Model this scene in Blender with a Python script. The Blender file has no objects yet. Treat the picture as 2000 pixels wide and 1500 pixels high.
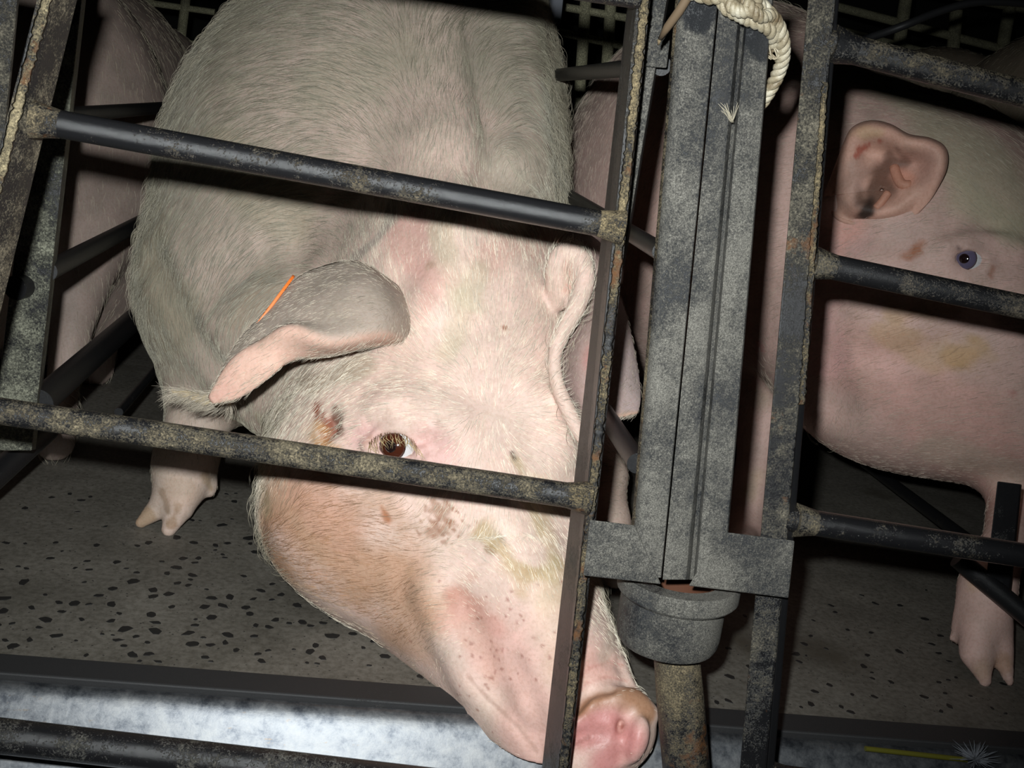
import bpy, bmesh, math, random
import numpy as np
from math import radians, sin, cos, tan, pi
import openvdb

random.seed(7); RNG = np.random.default_rng(7)
SC = bpy.context.scene
COL = SC.collection

# ------------------------------------------------------------------ camera, light, exposure
CAM_H, YAW, PITCH, ROLL, HFOV = 0.60, 8.0, 14.0, 8.5, 50.0
FOC = 1000.0 / tan(radians(HFOV / 2))
def _cam():
    y, p, r = radians(YAW), radians(PITCH), radians(ROLL)
    F = np.array([sin(y)*cos(p), cos(y)*cos(p), -sin(p)])
    R = np.array([cos(y), -sin(y), 0.0]); U = np.cross(R, F)
    return np.array([0, 0, CAM_H]), R*cos(r)+U*sin(r), -R*sin(r)+U*cos(r), F
CC, CR, CU, CF = _cam()
cd = bpy.data.cameras.new('camera'); cam = bpy.data.objects.new('camera', cd); COL.objects.link(cam)
cd.sensor_width = 36; cd.lens = 18 / tan(radians(HFOV/2)); cd.clip_start = 0.02
from mathutils import Matrix, Vector
cam.matrix_world = Matrix([[CR[0], CU[0], -CF[0], CC[0]], [CR[1], CU[1], -CF[1], CC[1]], [CR[2], CU[2], -CF[2], CC[2]], [0, 0, 0, 1]])
SC.camera = cam

world = bpy.data.worlds.new('world'); SC.world = world; world.use_nodes = True
world.node_tree.nodes['Background'].inputs[0].default_value = (0.5, 0.6, 0.45, 1)
world.node_tree.nodes['Background'].inputs[1].default_value = 0.0012

ld = bpy.data.lights.new('camera_flash', 'SPOT'); ld.energy = 80; ld.shadow_soft_size = 0.011
ld.spot_size = radians(82); ld.spot_blend = 1.0; ld.color = (0.955, 1.0, 1.0)
lo = bpy.data.objects.new('camera_flash', ld); COL.objects.link(lo)
_fp = CC - 0.034*CR + 0.052*CU - 0.01*CF
lo.location = tuple(_fp)
lo.rotation_euler = Vector(CF-.07*CR-.02*CU).to_track_quat('-Z', 'Y').to_euler()
SC.view_settings.view_transform = 'Standard'; SC.view_settings.look = 'None'
SC.view_settings.exposure = 0.0; SC.view_settings.gamma = 1.0; SC.view_settings.use_curve_mapping = False

# ------------------------------------------------------------------ geometry helpers
def ray(x, y): return CF + (x-1000)/FOC*CR - (y-750)/FOC*CU
def P(x, y, d): return CC + d*ray(x, y)                              # point at a distance along the view axis
def onY(x, y, Y): v = ray(x, y); return CC + (Y-CC[1])/v[1]*v         # point on the upright plane at depth Y
def onZ(x, y, Z=0.0): v = ray(x, y); return CC + (Z-CC[2])/v[2]*v     # point on a level plane
def proj(w):
    v = np.asarray(w) - CC; z = v @ CF
    return 1000+FOC*(v @ CR)/z, 750-FOC*(v @ CU)/z, z
def nrm(v): v = np.asarray(v, float); return v/np.linalg.norm(v)

class MB:
    def __init__(s): s.v = []; s.f = []
    def add(s, vs, fs):
        o = len(s.v); s.v += [tuple(map(float, v)) for v in vs]; s.f += [tuple(i+o for i in f) for f in fs]; return s
    def loft(s, rings, cap=True, closed=False):
        n = len(rings[0]); o = len(s.v)
        for r in rings: s.v += [tuple(map(float, p)) for p in r]
        m = len(rings)
        for i in range(m if closed else m-1):
            a, b = o+i*n, o+((i+1) % m)*n
            for j in range(n):
                k = (j+1) % n; s.f.append((a+j, a+k, b+k, b+j))
        if cap and not closed:
            s.f.append(tuple(o+j for j in reversed(range(n)))); s.f.append(tuple(o+(m-1)*n+j for j in range(n)))
        return s
    def tube(s, pts, rad, n=16, cap=True, closed=False):
        pts = [np.asarray(p, float) for p in pts]; m = len(pts)
        if not hasattr(rad, '__len__'): rad = [rad]*m
        up = None; rings = []
        for i, p in enumerate(pts):
            t = nrm(pts[(i+1) % m]-pts[i-1]) if closed else nrm(pts[min(i+1, m-1)]-pts[max(i-1, 0)])
            if up is None:
                up = np.cross(t, (0, 0, 1.0)) if abs(t[2]) < .9 else np.cross(t, (1.0, 0, 0))
            up = nrm(up - t*(up @ t)); w = np.cross(t, up)
            rings.append([p+rad[i]*(cos(a)*up+sin(a)*w) for a in np.linspace(0, 2*pi, n, endpoint=False)])
        return s.loft(rings, cap, closed)
    def prism(s, top, bot): return s.loft([top, bot])
    def box(s, c, ax, h):
        c = np.asarray(c, float); ax = [np.asarray(a, float) for a in ax]
        q = [c+sx*h[0]*ax[0]+sy*h[1]*ax[1]+sz*h[2]*ax[2] for sz in (-1, 1) for sx, sy in ((-1, -1), (1, -1), (1, 1), (-1, 1))]
        return s.add(q, [(3, 2, 1, 0), (4, 5, 6, 7), (0, 1, 5, 4), (1, 2, 6, 5), (2, 3, 7, 6), (3, 0, 4, 7)])

def mesh_of(name, v, f, smooth=False):
    me = bpy.data.meshes.new(name); me.from_pydata([tuple(p) for p in v], [], [tuple(q) for q in f]); me.validate(); me.update()
    bm = bmesh.new(); bm.from_mesh(me); bmesh.ops.recalc_face_normals(bm, faces=bm.faces); bm.to_mesh(me); bm.free()
    if smooth: me.polygons.foreach_set('use_smooth', [True]*len(me.polygons))
    return me
def obj(name, mb, mat, parent=None, smooth=False, bevel=0.0, sharp=None, loc=None):
    me = mb if isinstance(mb, bpy.types.Mesh) else mesh_of(name, mb.v, mb.f, smooth)
    if smooth and sharp:
        me.set_sharp_from_angle(angle=radians(sharp))
    if loc is not None:
        me.transform(Matrix.Translation(-Vector(loc)))
    o = bpy.data.objects.new(name, me); COL.objects.link(o); me.materials.append(mat)
    if parent is not None: o.parent = parent
    if loc is not None:
        o.location = Vector(loc) - (parent.location if parent is not None else Vector((0, 0, 0)))
    elif parent is not None:
        o.matrix_parent_inverse = Matrix.Translation(-parent.location) if parent.type == 'EMPTY' and parent.parent is None else Matrix()
    if bevel:
        b = o.modifiers.new('bevel', 'BEVEL'); b.width = bevel; b.segments = 2; b.limit_method = 'ANGLE'; b.angle_limit = radians(40)
    return o
def thing(name, label, cat, loc, group=None):
    o = bpy.data.objects.new(name, None); COL.objects.link(o); o.location = tuple(map(float, loc)); o.empty_display_size = .05
    o['label'] = label; o['category'] = cat
    if group: o['group'] = group
    return o
def tag(o, label, cat, group=None):
    o['label'] = label; o['category'] = cat
    if group: o['group'] = group
    return o
def struct(o): o['kind'] = 'structure'; return o

# ------------------------------------------------------------------ materials
def mat_new(name):
    m = bpy.data.materials.new(name); m.use_nodes = True
    nt = m.node_tree; b = nt.nodes['Principled BSDF']; return m, nt, b
def nd(nt, t, **kw):
    n = nt.nodes.new(t)
    for k, v in kw.items():
        if k.startswith('i_'):
            key = k[2:]; key = int(key) if key.isdigit() else key.replace('_', ' ')
            n.inputs[key].default_value = v
        else: setattr(n, k, v)
    return n
def lk(nt, a, b): nt.links.new(a, b)
def noise(nt, scale, detail=4, rough=.6, vec=None, dist=0.0):
    n = nd(nt, 'ShaderNodeTexNoise', i_Scale=scale, i_Detail=detail, i_Roughness=rough, i_Distortion=dist)
    if vec is not None: lk(nt, vec, n.inputs['Vector'])
    return n
def ramp(nt, fac, stops):
    r = nd(nt, 'ShaderNodeValToRGB'); e = r.color_ramp.elements
    while len(e) < len(stops): e.new(.5)
    for k, (p, c) in enumerate(stops):
        e[k].position = p; e[k].color = (*c, 1) if len(c) == 3 else c
    lk(nt, fac, r.inputs[0]); return r
def mixc(nt, fac, a, b):
    m = nd(nt, 'ShaderNodeMix', data_type='RGBA')
    if isinstance(fac, float): m.inputs[0].default_value = fac
    else: lk(nt, fac, m.inputs[0])
    for i, c in ((6, a), (7, b)):
        if isinstance(c, tuple): m.inputs[i].default_value = (*c, 1)
        else: lk(nt, c, m.inputs[i])
    return m.outputs[2]
def geo_vec(nt, scale=(1, 1, 1)):
    g = nd(nt, 'ShaderNodeNewGeometry'); m = nd(nt, 'ShaderNodeMapping'); m.inputs['Scale'].default_value = scale
    lk(nt, g.outputs['Position'], m.inputs['Vector']); return m.outputs[0]
def bump(nt, b, h, strength=.4, dist=.002):
    n = nd(nt, 'ShaderNodeBump', i_Strength=strength, i_Distance=dist); lk(nt, h, n.inputs['Height']); lk(nt, n.outputs[0], b.inputs['Normal'])

def painted_steel(name, amount, dirt=(.30, .24, .13), paint=(.010, .010, .011), rust=(.13, .06, .025), rough=.28, rust_amt=.0, scale=60, bare=()):
    """black painted steel with dried-on feed dirt; amount 0..1 is how much of it is dirty"""
    m, nt, b = mat_new(name)
    v = geo_vec(nt)
    n1 = noise(nt, scale, 10, .85, v); n2 = noise(nt, 14, 4, .6, v); n3 = noise(nt, scale*6, 3, .7, v); ng = noise(nt, 620, 2, .8, v)
    a = nd(nt, 'ShaderNodeMath', operation='MULTIPLY_ADD', i_1=.42, i_2=0.0); lk(nt, n2.outputs[0], a.inputs[0])
    a2 = nd(nt, 'ShaderNodeMath', operation='MULTIPLY_ADD', i_1=.30); lk(nt, ng.outputs[0], a2.inputs[0]); lk(nt, a.outputs[0], a2.inputs[2])
    s = nd(nt, 'ShaderNodeMath', operation='MULTIPLY_ADD', i_1=.45); lk(nt, n1.outputs[0], s.inputs[0]); lk(nt, a2.outputs[0], s.inputs[2])
    t = .76 - .36*amount
    msk = ramp(nt, s.outputs[0], [(t-.05, (0, 0, 0)), (t+.07, (1, 1, 1))])
    mo = msk.outputs[0]
    for p, r_ in bare:                                           # places a rope has rubbed clean
        dv = nd(nt, 'ShaderNodeVectorMath', operation='DISTANCE'); lk(nt, v, dv.inputs[0]); dv.inputs[1].default_value = tuple(p)
        ad = nd(nt, 'ShaderNodeMath', operation='MULTIPLY_ADD', i_1=r_*1.3); lk(nt, n1.outputs[0], ad.inputs[0]); ad.inputs[2].default_value = -r_*.65
        sm = nd(nt, 'ShaderNodeMath', operation='ADD'); lk(nt, dv.outputs['Value'], sm.inputs[0]); lk(nt, ad.outputs[0], sm.inputs[1])
        mr = nd(nt, 'ShaderNodeMapRange', i_1=r_*.8, i_2=r_*1.1); lk(nt, sm.outputs[0], mr.inputs[0])
        mu = nd(nt, 'ShaderNodeMath', operation='MULTIPLY'); lk(nt, mo, mu.inputs[0]); lk(nt, mr.outputs[0], mu.inputs[1]); mo = mu.outputs[0]
    dcol = ramp(nt, n3.outputs[0], [(.28, tuple(c*.25 for c in dirt)), (.52, dirt), (.70, tuple(min(1, c*1.9) for c in dirt))])
    c = mixc(nt, mo, paint, dcol.outputs[0])
    if rust_amt:
        n4 = noise(nt, 22, 6, .7, v); rm = ramp(nt, n4.outputs[0], [(.62-.3*rust_amt, (0, 0, 0)), (.7-.3*rust_amt, (1, 1, 1))])
        c = mixc(nt, rm.outputs[0], c, rust)
    lk(nt, c, b.inputs['Base Color'])
    r = nd(nt, 'ShaderNodeMapRange', i_3=rough, i_4=.85); lk(nt, mo, r.inputs[0]); lk(nt, r.outputs[0], b.inputs['Roughness'])
    hh = nd(nt, 'ShaderNodeMath', operation='ADD'); lk(nt, msk.outputs[0], hh.inputs[0]); lk(nt, n1.outputs[0], hh.inputs[1])
    bump(nt, b, hh.outputs[0], .55, .0012)
    return m
def plain(name, col, rough=.5, metal=0.0, spec=.5):
    m, nt, b = mat_new(name); b.inputs['Base Color'].default_value = (*col, 1); b.inputs['Roughness'].default_value = rough
    b.inputs['Metallic'].default_value = metal; b.inputs['Specular IOR Level'].default_value = spec; return m

M = {}
M['rail'] = painted_steel('black_paint_some_dirt', .22, dirt=(.15, .12, .075), rough=.22)
M['rail_dirty'] = painted_steel('black_paint_much_dirt', .43, dirt=(.165, .135, .085), rough=.26, scale=80)
M['rail_dark'] = painted_steel('black_paint_bare', .12, dirt=(.10, .085, .06), rough=.35)
M['upright'] = painted_steel('upright_dirt', .40, dirt=(.13, .115, .085), rust_amt=.10, scale=85)
M['face'] = painted_steel('upright_side', .24, dirt=(.10, .088, .07), paint=(.013, .012, .0115), rough=.35)
M['edge'] = painted_steel('edge_crust', .44, dirt=(.20, .155, .085), rust_amt=.22, scale=150)
M['dust'] = painted_steel('dusty_steel', .60, dirt=(.125, .118, .102), paint=(.018, .019, .021), rough=.45, scale=170, bare=[(onY(1364, 12, .835), .017), (onY(1368, 34, .835), .012), (onY(1484, 62, .835), .018), (onY(1490, 92, .835), .011)])
M['mustard'] = painted_steel('mustard_crust', .46, dirt=(.17, .135, .08), rust_amt=.14, scale=110)
M['mustard_edge'] = painted_steel('mustard_edge', .60, dirt=(.24, .195, .115), rust_amt=.15, scale=100)
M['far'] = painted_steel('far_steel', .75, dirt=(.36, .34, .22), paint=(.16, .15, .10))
M['rustin'] = plain('rust', (.085, .028, .011), .8)

def skin_material(name):
    m, nt, b = mat_new(name)
    at = nd(nt, 'ShaderNodeAttribute', attribute_name='skin_color')
    v = geo_vec(nt)
    n1 = noise(nt, 26, 5, .6, v); n2 = noise(nt, 260, 3, .6, v); n3 = noise(nt, 90, 5, .7, v)
    mot = ramp(nt, n1.outputs[0], [(.3, (.86, .84, .80)), (.7, (1.08, 1.0, .98))])
    mm = nd(nt, 'ShaderNodeMix', data_type='RGBA', blend_type='MULTIPLY'); mm.inputs[0].default_value = 1
    lk(nt, at.outputs['Color'], mm.inputs[6]); lk(nt, mot.outputs[0], mm.inputs[7])
    pore = ramp(nt, n2.outputs[0], [(.35, (.88, .85, .82)), (.55, (1, 1, 1))])
    m2 = nd(nt, 'ShaderNodeMix', data_type='RGBA', blend_type='MULTIPLY'); m2.inputs[0].default_value = .8
    lk(nt, mm.outputs[2], m2.inputs[6]); lk(nt, pore.outputs[0], m2.inputs[7])
    lk(nt, m2.outputs[2], b.inputs['Base Color'])
    wet = nd(nt, 'ShaderNodeAttribute', attribute_name='skin_wet')
    r = nd(nt, 'ShaderNodeMapRange', i_3=.60, i_4=.42); lk(nt, wet.outputs['Fac'], r.inputs[0]); lk(nt, r.outputs[0], b.inputs['Roughness'])
    b.inputs['Specular IOR Level'].default_value = .35
    b.inputs['Subsurface Weight'].default_value = .12; b.inputs['Subsurface Radius'].default_value = (.006, .0025, .0015); b.inputs['Subsurface Scale'].default_value = 1.0
    s = nd(nt, 'ShaderNodeMath', operation='MULTIPLY_ADD', i_1=.7); lk(nt, n3.outputs[0], s.inputs[0]); lk(nt, n2.outputs[0], s.inputs[2])
    bump(nt, b, s.outputs[0], .35, .0012)
    return m
def hair_material():
    m, nt, b = mat_new('bristle')
    at = nd(nt, 'ShaderNodeAttribute', attribute_name='hair_color')
    lk(nt, at.outputs['Color'], b.inputs['Base Color']); b.inputs['Roughness'].default_value = .38
    b.inputs['Specular IOR Level'].default_value = .6
    return m
M['skin'] = skin_material('pig_skin'); M['hair'] = hair_material()

# ------------------------------------------------------------------ smooth implicit bodies
class Body:
    """signed distance field on a grid that may be finer in some places; lo, hi corners, h spacing, or a list of (from, to, spacing) runs per axis"""
    def __init__(s, lo, hi, h):
        s.ax = []
        for i in range(3):
            runs = h[i] if hasattr(h, '__len__') else [(lo[i], hi[i], h)]
            a = [np.arange(p, q, d) for p, q, d in runs]; s.ax.append(np.concatenate(a+[[runs[-1][1]]]))
        s.D = np.full(tuple(len(a) for a in s.ax), .35, np.float32)
    def win(s, a, b):
        i0 = [max(0, np.searchsorted(x, p)-1) for x, p in zip(s.ax, a)]; i1 = [min(len(x), np.searchsorted(x, p)+1) for x, p in zip(s.ax, b)]
        if any(q <= p for p, q in zip(i0, i1)): return None, None
        sl = tuple(slice(int(p), int(q)) for p, q in zip(i0, i1)); f = [s.ax[k][sl[k]].astype(np.float32) for k in range(3)]
        return sl, [f[0][:, None, None], f[1][None, :, None], f[2][None, None, :]]
    def comb(s, sl, d, k, cut):
        A = s.D[sl]
        if cut:
            d = -d; h = np.maximum(k-np.abs(A-d), 0)/k; s.D[sl] = np.maximum(A, d)+h*h*k*.25
        else:
            h = np.maximum(k-np.abs(A-d), 0)/k; s.D[sl] = np.minimum(A, d)-h*h*k*.25
    def ell(s, c, axes, r, k=.03, cut=False):
        c = np.asarray(c, float); ax = np.array(axes, float); r = np.asarray(r, float)
        e = np.sqrt(((ax*r[:, None])**2).sum(0))+k*1.6+.05
        sl, X = s.win(c-e, c+e)
        if sl is None: return
        q2 = 0; g2 = 0
        for i in range(3):
            q = (X[0]-c[0])*ax[i, 0]+(X[1]-c[1])*ax[i, 1]+(X[2]-c[2])*ax[i, 2]
            q2 = q2+(q/r[i])**2; g2 = g2+(q/r[i]**2)**2
        k0 = np.sqrt(q2); k1 = np.sqrt(g2)+1e-6
        s.comb(sl, (k0*(k0-1)/k1).astype(np.float32), k, cut)
    def cap(s, pts, rad, k=.02, cut=False):
        """round-cone chain through pts; one distance field for the whole chain"""
        pts = [np.asarray(p, float) for p in pts]
        if not hasattr(rad, '__len__'): rad = [rad]*len(pts)
        e = max(rad)+k*1.1+.03
        sl, X = s.win(np.min(pts, 0)-e, np.max(pts, 0)+e)
        if sl is None: return
        best = None
        for a, b, ra, rb in zip(pts[:-1], pts[1:], rad[:-1], rad[1:]):
            ab = b-a; l2 = ab @ ab
            px, py, pz = X[0]-a[0], X[1]-a[1], X[2]-a[2]
            t = np.clip((px*ab[0]+py*ab[1]+pz*ab[2])/l2, 0, 1)
            d = np.sqrt((px-t*ab[0])**2+(py-t*ab[1])**2+(pz-t*ab[2])**2)-(ra+t*(rb-ra))
            best = d if best is None else np.minimum(best, d)
        s.comb(sl, best.astype(np.float32), k, cut)
    def E(s, x, y, d, a, b, c, ang=0, k=.03, cut=False, tilt=0):
        """ellipsoid: a,b half axes in photo pixels at distance d (a along ang degrees, clockwise from right), c metres in depth"""
        t = radians(ang); A = cos(t)*CR-sin(t)*CU; B = -sin(t)*CR-cos(t)*CU; Cx = CF
        if tilt:
            q = radians(tilt); A, Cx = cos(q)*A+sin(q)*Cx, -sin(q)*A+cos(q)*Cx
        s.ell(P(x, y, d), (A, B, Cx), (a*d/FOC, b*d/FOC, c), k, cut)
    def C(s, pts, k=.02, cut=False):
        """chain of (x, y, d, radius in photo pixels)"""
        s.cap([P(x, y, d) for x, y, d, r in pts], [r*d/FOC for x, y, d, r in pts], k, cut)
    def surf(s, x, y, d0=.75, d1=2.6):
        """distance along the view axis at which the ray through photo pixel (x,y) meets the body"""
        d = np.arange(d0, d1, .002); p = CC+d[:, None]*ray(x, y); i = np.stack([np.searchsorted(s.ax[k], p[:, k]) for k in range(3)], 1)
        ok = ((i > 0) & (i < np.array(s.D.shape))).all(1); val = np.full(len(d), 9.0); val[ok] = s.D[i[ok, 0], i[ok, 1], i[ok, 2]]
        h = np.where(val < 0)[0]
        return d[h[0]] if len(h) else None
    def crease(s, path, r, off=-.5, k=.008, cut=True, n=0):
        """a groove (cut) or a fold (not cut) drawn along the skin; off is the height of its axis in radii, towards the back"""
        if n: path = [tuple(p) for p in catmull([(x, y, 0.0) for x, y in path], n)]
        rr = r if hasattr(r, '__len__') else [r]*len(path); pts = []
        for (x, y, *_), q in zip(path, rr if len(rr) == len(path) else np.interp(np.linspace(0, 1, len(path)), np.linspace(0, 1, len(rr)), rr)):
            d = s.surf(x, y)
            if d is None: continue
            pts.append((x, y, d+off*q*d/FOC, q))
        if len(pts) > 1: s.C(pts, k, cut)
    def pad(s, x, y, a, b, c, ang=0, off=0.0, k=.02, cut=False):
        d = s.surf(x, y); s.E(x, y, d+off, a, b, c, ang, k, cut)
    def mesh(s):
        g = openvdb.FloatGrid(.06); g.copyFromArray(np.clip(s.D, -.06, .06))
        v, q = g.convertToQuads(0.0)
        return orient(np.stack([np.interp(v[:, k], np.arange(len(s.ax[k])), s.ax[k]) for k in range(3)], 1), q)

def orient(v, q):
    """turn all faces outwards (signed volume positive)"""
    c = v-v.mean(0); a, b, d, e = (c[q[:, i]] for i in range(4))
    vol = (a*np.cross(b, d)).sum()+(a*np.cross(d, e)).sum()
    return v, (q if vol > 0 else q[:, ::-1].copy())
def vnormals(v, q):
    n = np.cross(v[q[:, 2]]-v[q[:, 0]], v[q[:, 3]]-v[q[:, 1]]); o = np.zeros_like(v)
    for i in range(4): np.add.at(o, q[:, i], n)
    return o/(np.linalg.norm(o, axis=1)[:, None]+1e-12)
def relax(v, q, it=2):
    for _ in range(it):
        acc = np.zeros_like(v); cnt = np.zeros(len(v))
        for a, b in ((0, 1), (1, 2), (2, 3), (3, 0)):
            np.add.at(acc, q[:, a], v[q[:, b]]); np.add.at(acc, q[:, b], v[q[:, a]]); np.add.at(cnt, q[:, a], 1); np.add.at(cnt, q[:, b], 1)
        v = v*.45+.55*acc/np.maximum(cnt, 1)[:, None]
    return v
def spline2(ctrl, nu, nv):
    """Catmull-Rom patch through a grid of control points"""
    C_ = np.array(ctrl, float)
    def cr(A, n):
        m = len(A); out = []
        for t in np.linspace(0, m-1, n):
            i = min(int(t), m-2); f = t-i
            p0, p1, p2, p3 = A[max(i-1, 0)], A[i], A[i+1], A[min(i+2, m-1)]
            out.append(.5*((2*p1)+(-p0+p2)*f+(2*p0-5*p1+4*p2-p3)*f*f+(-p0+3*p1-3*p2+p3)*f**3))
        return np.array(out)
    A = cr(C_, nu); return np.swapaxes(cr(np.swapaxes(A, 0, 1), nv), 0, 1)
def catmull(pts, n):
    return list(spline2(np.array(pts, float)[:, None, :].repeat(2, 1), n, 2)[:, 0])
def sheet(ctrl, nu, nv, thick):
    """a closed thin shell round a patch of (x,y,d) control points; thick(u,v) in metres. returns verts, quads, uv"""
    g = np.array([[P(*c) for c in row] for row in ctrl])
    G = spline2(g, nu, nv)
    du = np.gradient(G, axis=0); dv = np.gradient(G, axis=1); n = np.cross(du, dv); n /= np.linalg.norm(n, axis=2)[:, :, None]+1e-9
    uu, vv = np.meshgrid(np.linspace(0, 1, nu), np.linspace(0, 1, nv), indexing='ij')
    T = thick(uu, vv)[:, :, None]
    A = G+n*T*.5; B = G-n*T*.5
    v = np.concatenate([A.reshape(-1, 3), B.reshape(-1, 3)]); o = nu*nv; q = []
    for i in range(nu-1):
        for j in range(nv-1):
            a = i*nv+j; q.append((a, a+1, a+nv+1, a+nv)); q.append((o+a, o+a+nv, o+a+nv+1, o+a+1))
    for i in range(nu-1):
        for j in (0, nv-1):
            a = i*nv+j; q.append((a, a+nv, o+a+nv, o+a) if j == 0 else (a+nv, a, o+a, o+a+nv))
    for j in range(nv-1):
        for i in (0, nu-1):
            a = i*nv+j; q.append((a+1, a, o+a, o+a+1) if i == 0 else (a, a+1, o+a+1, o+a))
    uv = np.stack([np.tile(uu.ravel(), 2), np.tile(vv.ravel(), 2)], 1)
    v, q = orient(v, np.array(q)); return v, q, uv
def tube_arr(pts, rad, n=14):
    mb = MB().tube(pts, rad, n, cap=False); v = np.array(mb.v); q = np.array(mb.f)
    m = len(pts); a, b = v[:n].mean(0), v[-n:].mean(0); o = len(v); v = np.vstack([v, a, b])
    e = [(o, (j+1) % n, j, j) for j in range(0)]
    c1 = [(o, (j+2) % n, (j+1) % n, j) for j in range(0, n, 2)]; c2 = [(o+1, (m-1)*n+j, (m-1)*n+(j+1) % n, (m-1)*n+(j+2) % n) for j in range(0, n, 2)]
    return orient(v, np.vstack([q, np.array(c1+c2)]))

class Vis:
    """nearest visible surface along a photo pixel, used to find where on the skin a mark sits"""
    def __init__(s, v, n):
        x, y, z = proj(v); f = ((v-CC)*n).sum(1) < 0
        s.v = v[f]; s.x = x[f]; s.y = y[f]; s.z = z[f]
    def at(s, x, y, r=9):
        while True:
            m = (abs(s.x-x) < r) & (abs(s.y-y) < r)
            if m.any(): break
            r *= 1.6
        i = np.where(m)[0]; zc = s.z[i]; near = i[zc < zc.min()+.02]
        return s.v[near].mean(0), s.z[near].mean()
def smooth01(x): x = np.clip(x, 0, 1); return x*x*(3-2*x)
def vnoise(v, f, seed=0):
    """cheap smooth 3-D noise, -1..1"""
    r = np.random.default_rng(seed); o = np.zeros(len(v))
    for k in range(7):
        d = r.normal(size=3); d *= f*(.6+.25*k)/np.linalg.norm(d); o += np.sin(v @ d+r.uniform(0, 6.28)+1.7*np.sin(v @ np.roll(d, 1)*.7+k))
    return o/4.0
def marks(v, vis, col, lst):
    """lst: (pixel path, radius px, colour, strength, noise freq)"""
    for path, rp, c, st, nf in lst:
        pp = [vis.at(x, y) for x, y in path]
        pts = np.array([p for p, _ in pp]); r = rp*pp[0][1]/FOC
        lo_, hi_ = pts.min(0)-2*r, pts.max(0)+2*r
        idx = np.where(((v > lo_) & (v < hi_)).all(1))[0]
        if not len(idx): continue
        w = v[idx]; D = np.full(len(w), 9.0)
        if len(pts) == 1: D = np.linalg.norm(w-pts[0], axis=1)
        for a, b in zip(pts[:-1], pts[1:]):
            ab = b-a; t = np.clip(((w-a) @ ab)/(ab @ ab+1e-12), 0, 1); D = np.minimum(D, np.linalg.norm(w-a-t[:, None]*ab, axis=1))
        k = D/r
        if nf: k = k+.55*vnoise(w, nf, 3)
        a = smooth01((1.25-k)/.9)*st
        col[idx] = col[idx]*(1-a[:, None])+np.array(c)*a[:, None]

def skin_mesh(name, v, q, col, wet):
    me = bpy.data.meshes.new(name)
    me.vertices.add(len(v)); me.vertices.foreach_set('co', np.ascontiguousarray(v, np.float32).ravel())
    me.loops.add(len(q)*4); me.polygons.add(len(q)); me.loops.foreach_set('vertex_index', np.ascontiguousarray(q, np.int32).ravel())
    me.polygons.foreach_set('loop_start', np.arange(len(q), dtype=np.int32)*4)
    me.update(); me.validate()
    me.polygons.foreach_set('use_smooth', np.ones(len(me.polygons), bool))
    a = me.attributes.new('skin_color', 'FLOAT_COLOR', 'POINT'); c4 = np.ones((len(v), 4), np.float32); c4[:, :3] = np.clip(col, 0, 1); a.data.foreach_set('color', c4.ravel())
    w = me.attributes.new('skin_wet', 'FLOAT', 'POINT'); w.data.foreach_set('value', np.asarray(wet, np.float32))
    return me
def grow_hair(name, v, q, nor, N, dens, flow, length, color, parent, rad=.00016, lift=.35, seed=1, segs=4):
    """bristles rooted on the skin; dens per vertex, flow(points)->(direction), all worked out per root"""
    r = np.random.default_rng(seed)
    A = .5*np.linalg.norm(np.cross(v[q[:, 2]]-v[q[:, 0]], v[q[:, 3]]-v[q[:, 1]]), axis=1)*dens[q].mean(1)
    f = r.choice(len(q), N, p=A/A.sum()); u, w = r.random((2, N))[..., None]
    a, b, c, d = (v[q[f, i]] for i in range(4)); root = (1-u)*((1-w)*a+w*d)+u*((1-w)*b+w*c)
    n = nor[q[f]].mean(1); n /= np.linalg.norm(n, axis=1)[:, None]+1e-9
    D = flow(root, n); D += .12*r.normal(size=D.shape)
    clump = np.stack([vnoise(root, 120, s_) for s_ in (11, 12, 13)], 1); D += .13*clump
    D -= n*(D*n).sum(1)[:, None]; D /= np.linalg.norm(D, axis=1)[:, None]+1e-9
    L = length(root)*r.uniform(.55, 1.25, N)
    S = segs; t = np.linspace(0, 1, S)
    li = lift*r.uniform(.5, 1.5, N)
    pos = np.empty((N, S, 3), np.float32)
    for i, tt in enumerate(t):
        pos[:, i] = root-n*.0008+L[:, None]*tt*(D+n*(li*(1-.75*tt))[:, None])
    cu = bpy.data.hair_curves.new(name); cu.add_curves([S]*N)
    cu.attributes['position'].data.foreach_set('vector', pos.ravel())
    ra = cu.attributes.new('radius', 'FLOAT', 'POINT'); ra.data.foreach_set('value', np.tile(rad*np.array([1, .95, .75, .2])[:S] if S == 4 else rad*np.linspace(1, .2, S), N).astype(np.float32))
    hc = np.ones((N, 4), np.float32); hc[:, :3] = np.clip(color(root)*(r.uniform(.6, 1.3, N)*(1+.22*vnoise(root, 220, 14)))[:, None], 0, 1)
    ca = cu.attributes.new('hair_color', 'FLOAT_COLOR', 'CURVE'); ca.data.foreach_set('color', hc.ravel())
    o = bpy.data.objects.new(name, cu); COL.objects.link(o); cu.materials.append(M['hair']); o.parent = parent
    o['kind'] = 'stuff'
    return o
def guided(vis, guides, extra=None):
    """direction field from hand-placed combing strokes (x,y,dx,dy)"""
    pts = np.array([vis.at(x, y)[0] for x, y, *_ in guides]); dr = np.array([dx*CR-dy*CU for _, _, dx, dy in guides]); dr /= np.linalg.norm(dr, axis=1)[:, None]
    def fn(p, n):
        out = np.zeros_like(p)
        for i in range(len(pts)):
            w = 1/(((p-pts[i])**2).sum(1)+.0006)**2; out += w[:, None]*dr[i]
        return out/(np.linalg.norm(out, axis=1)[:, None]+1e-9)
    return fn
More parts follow.
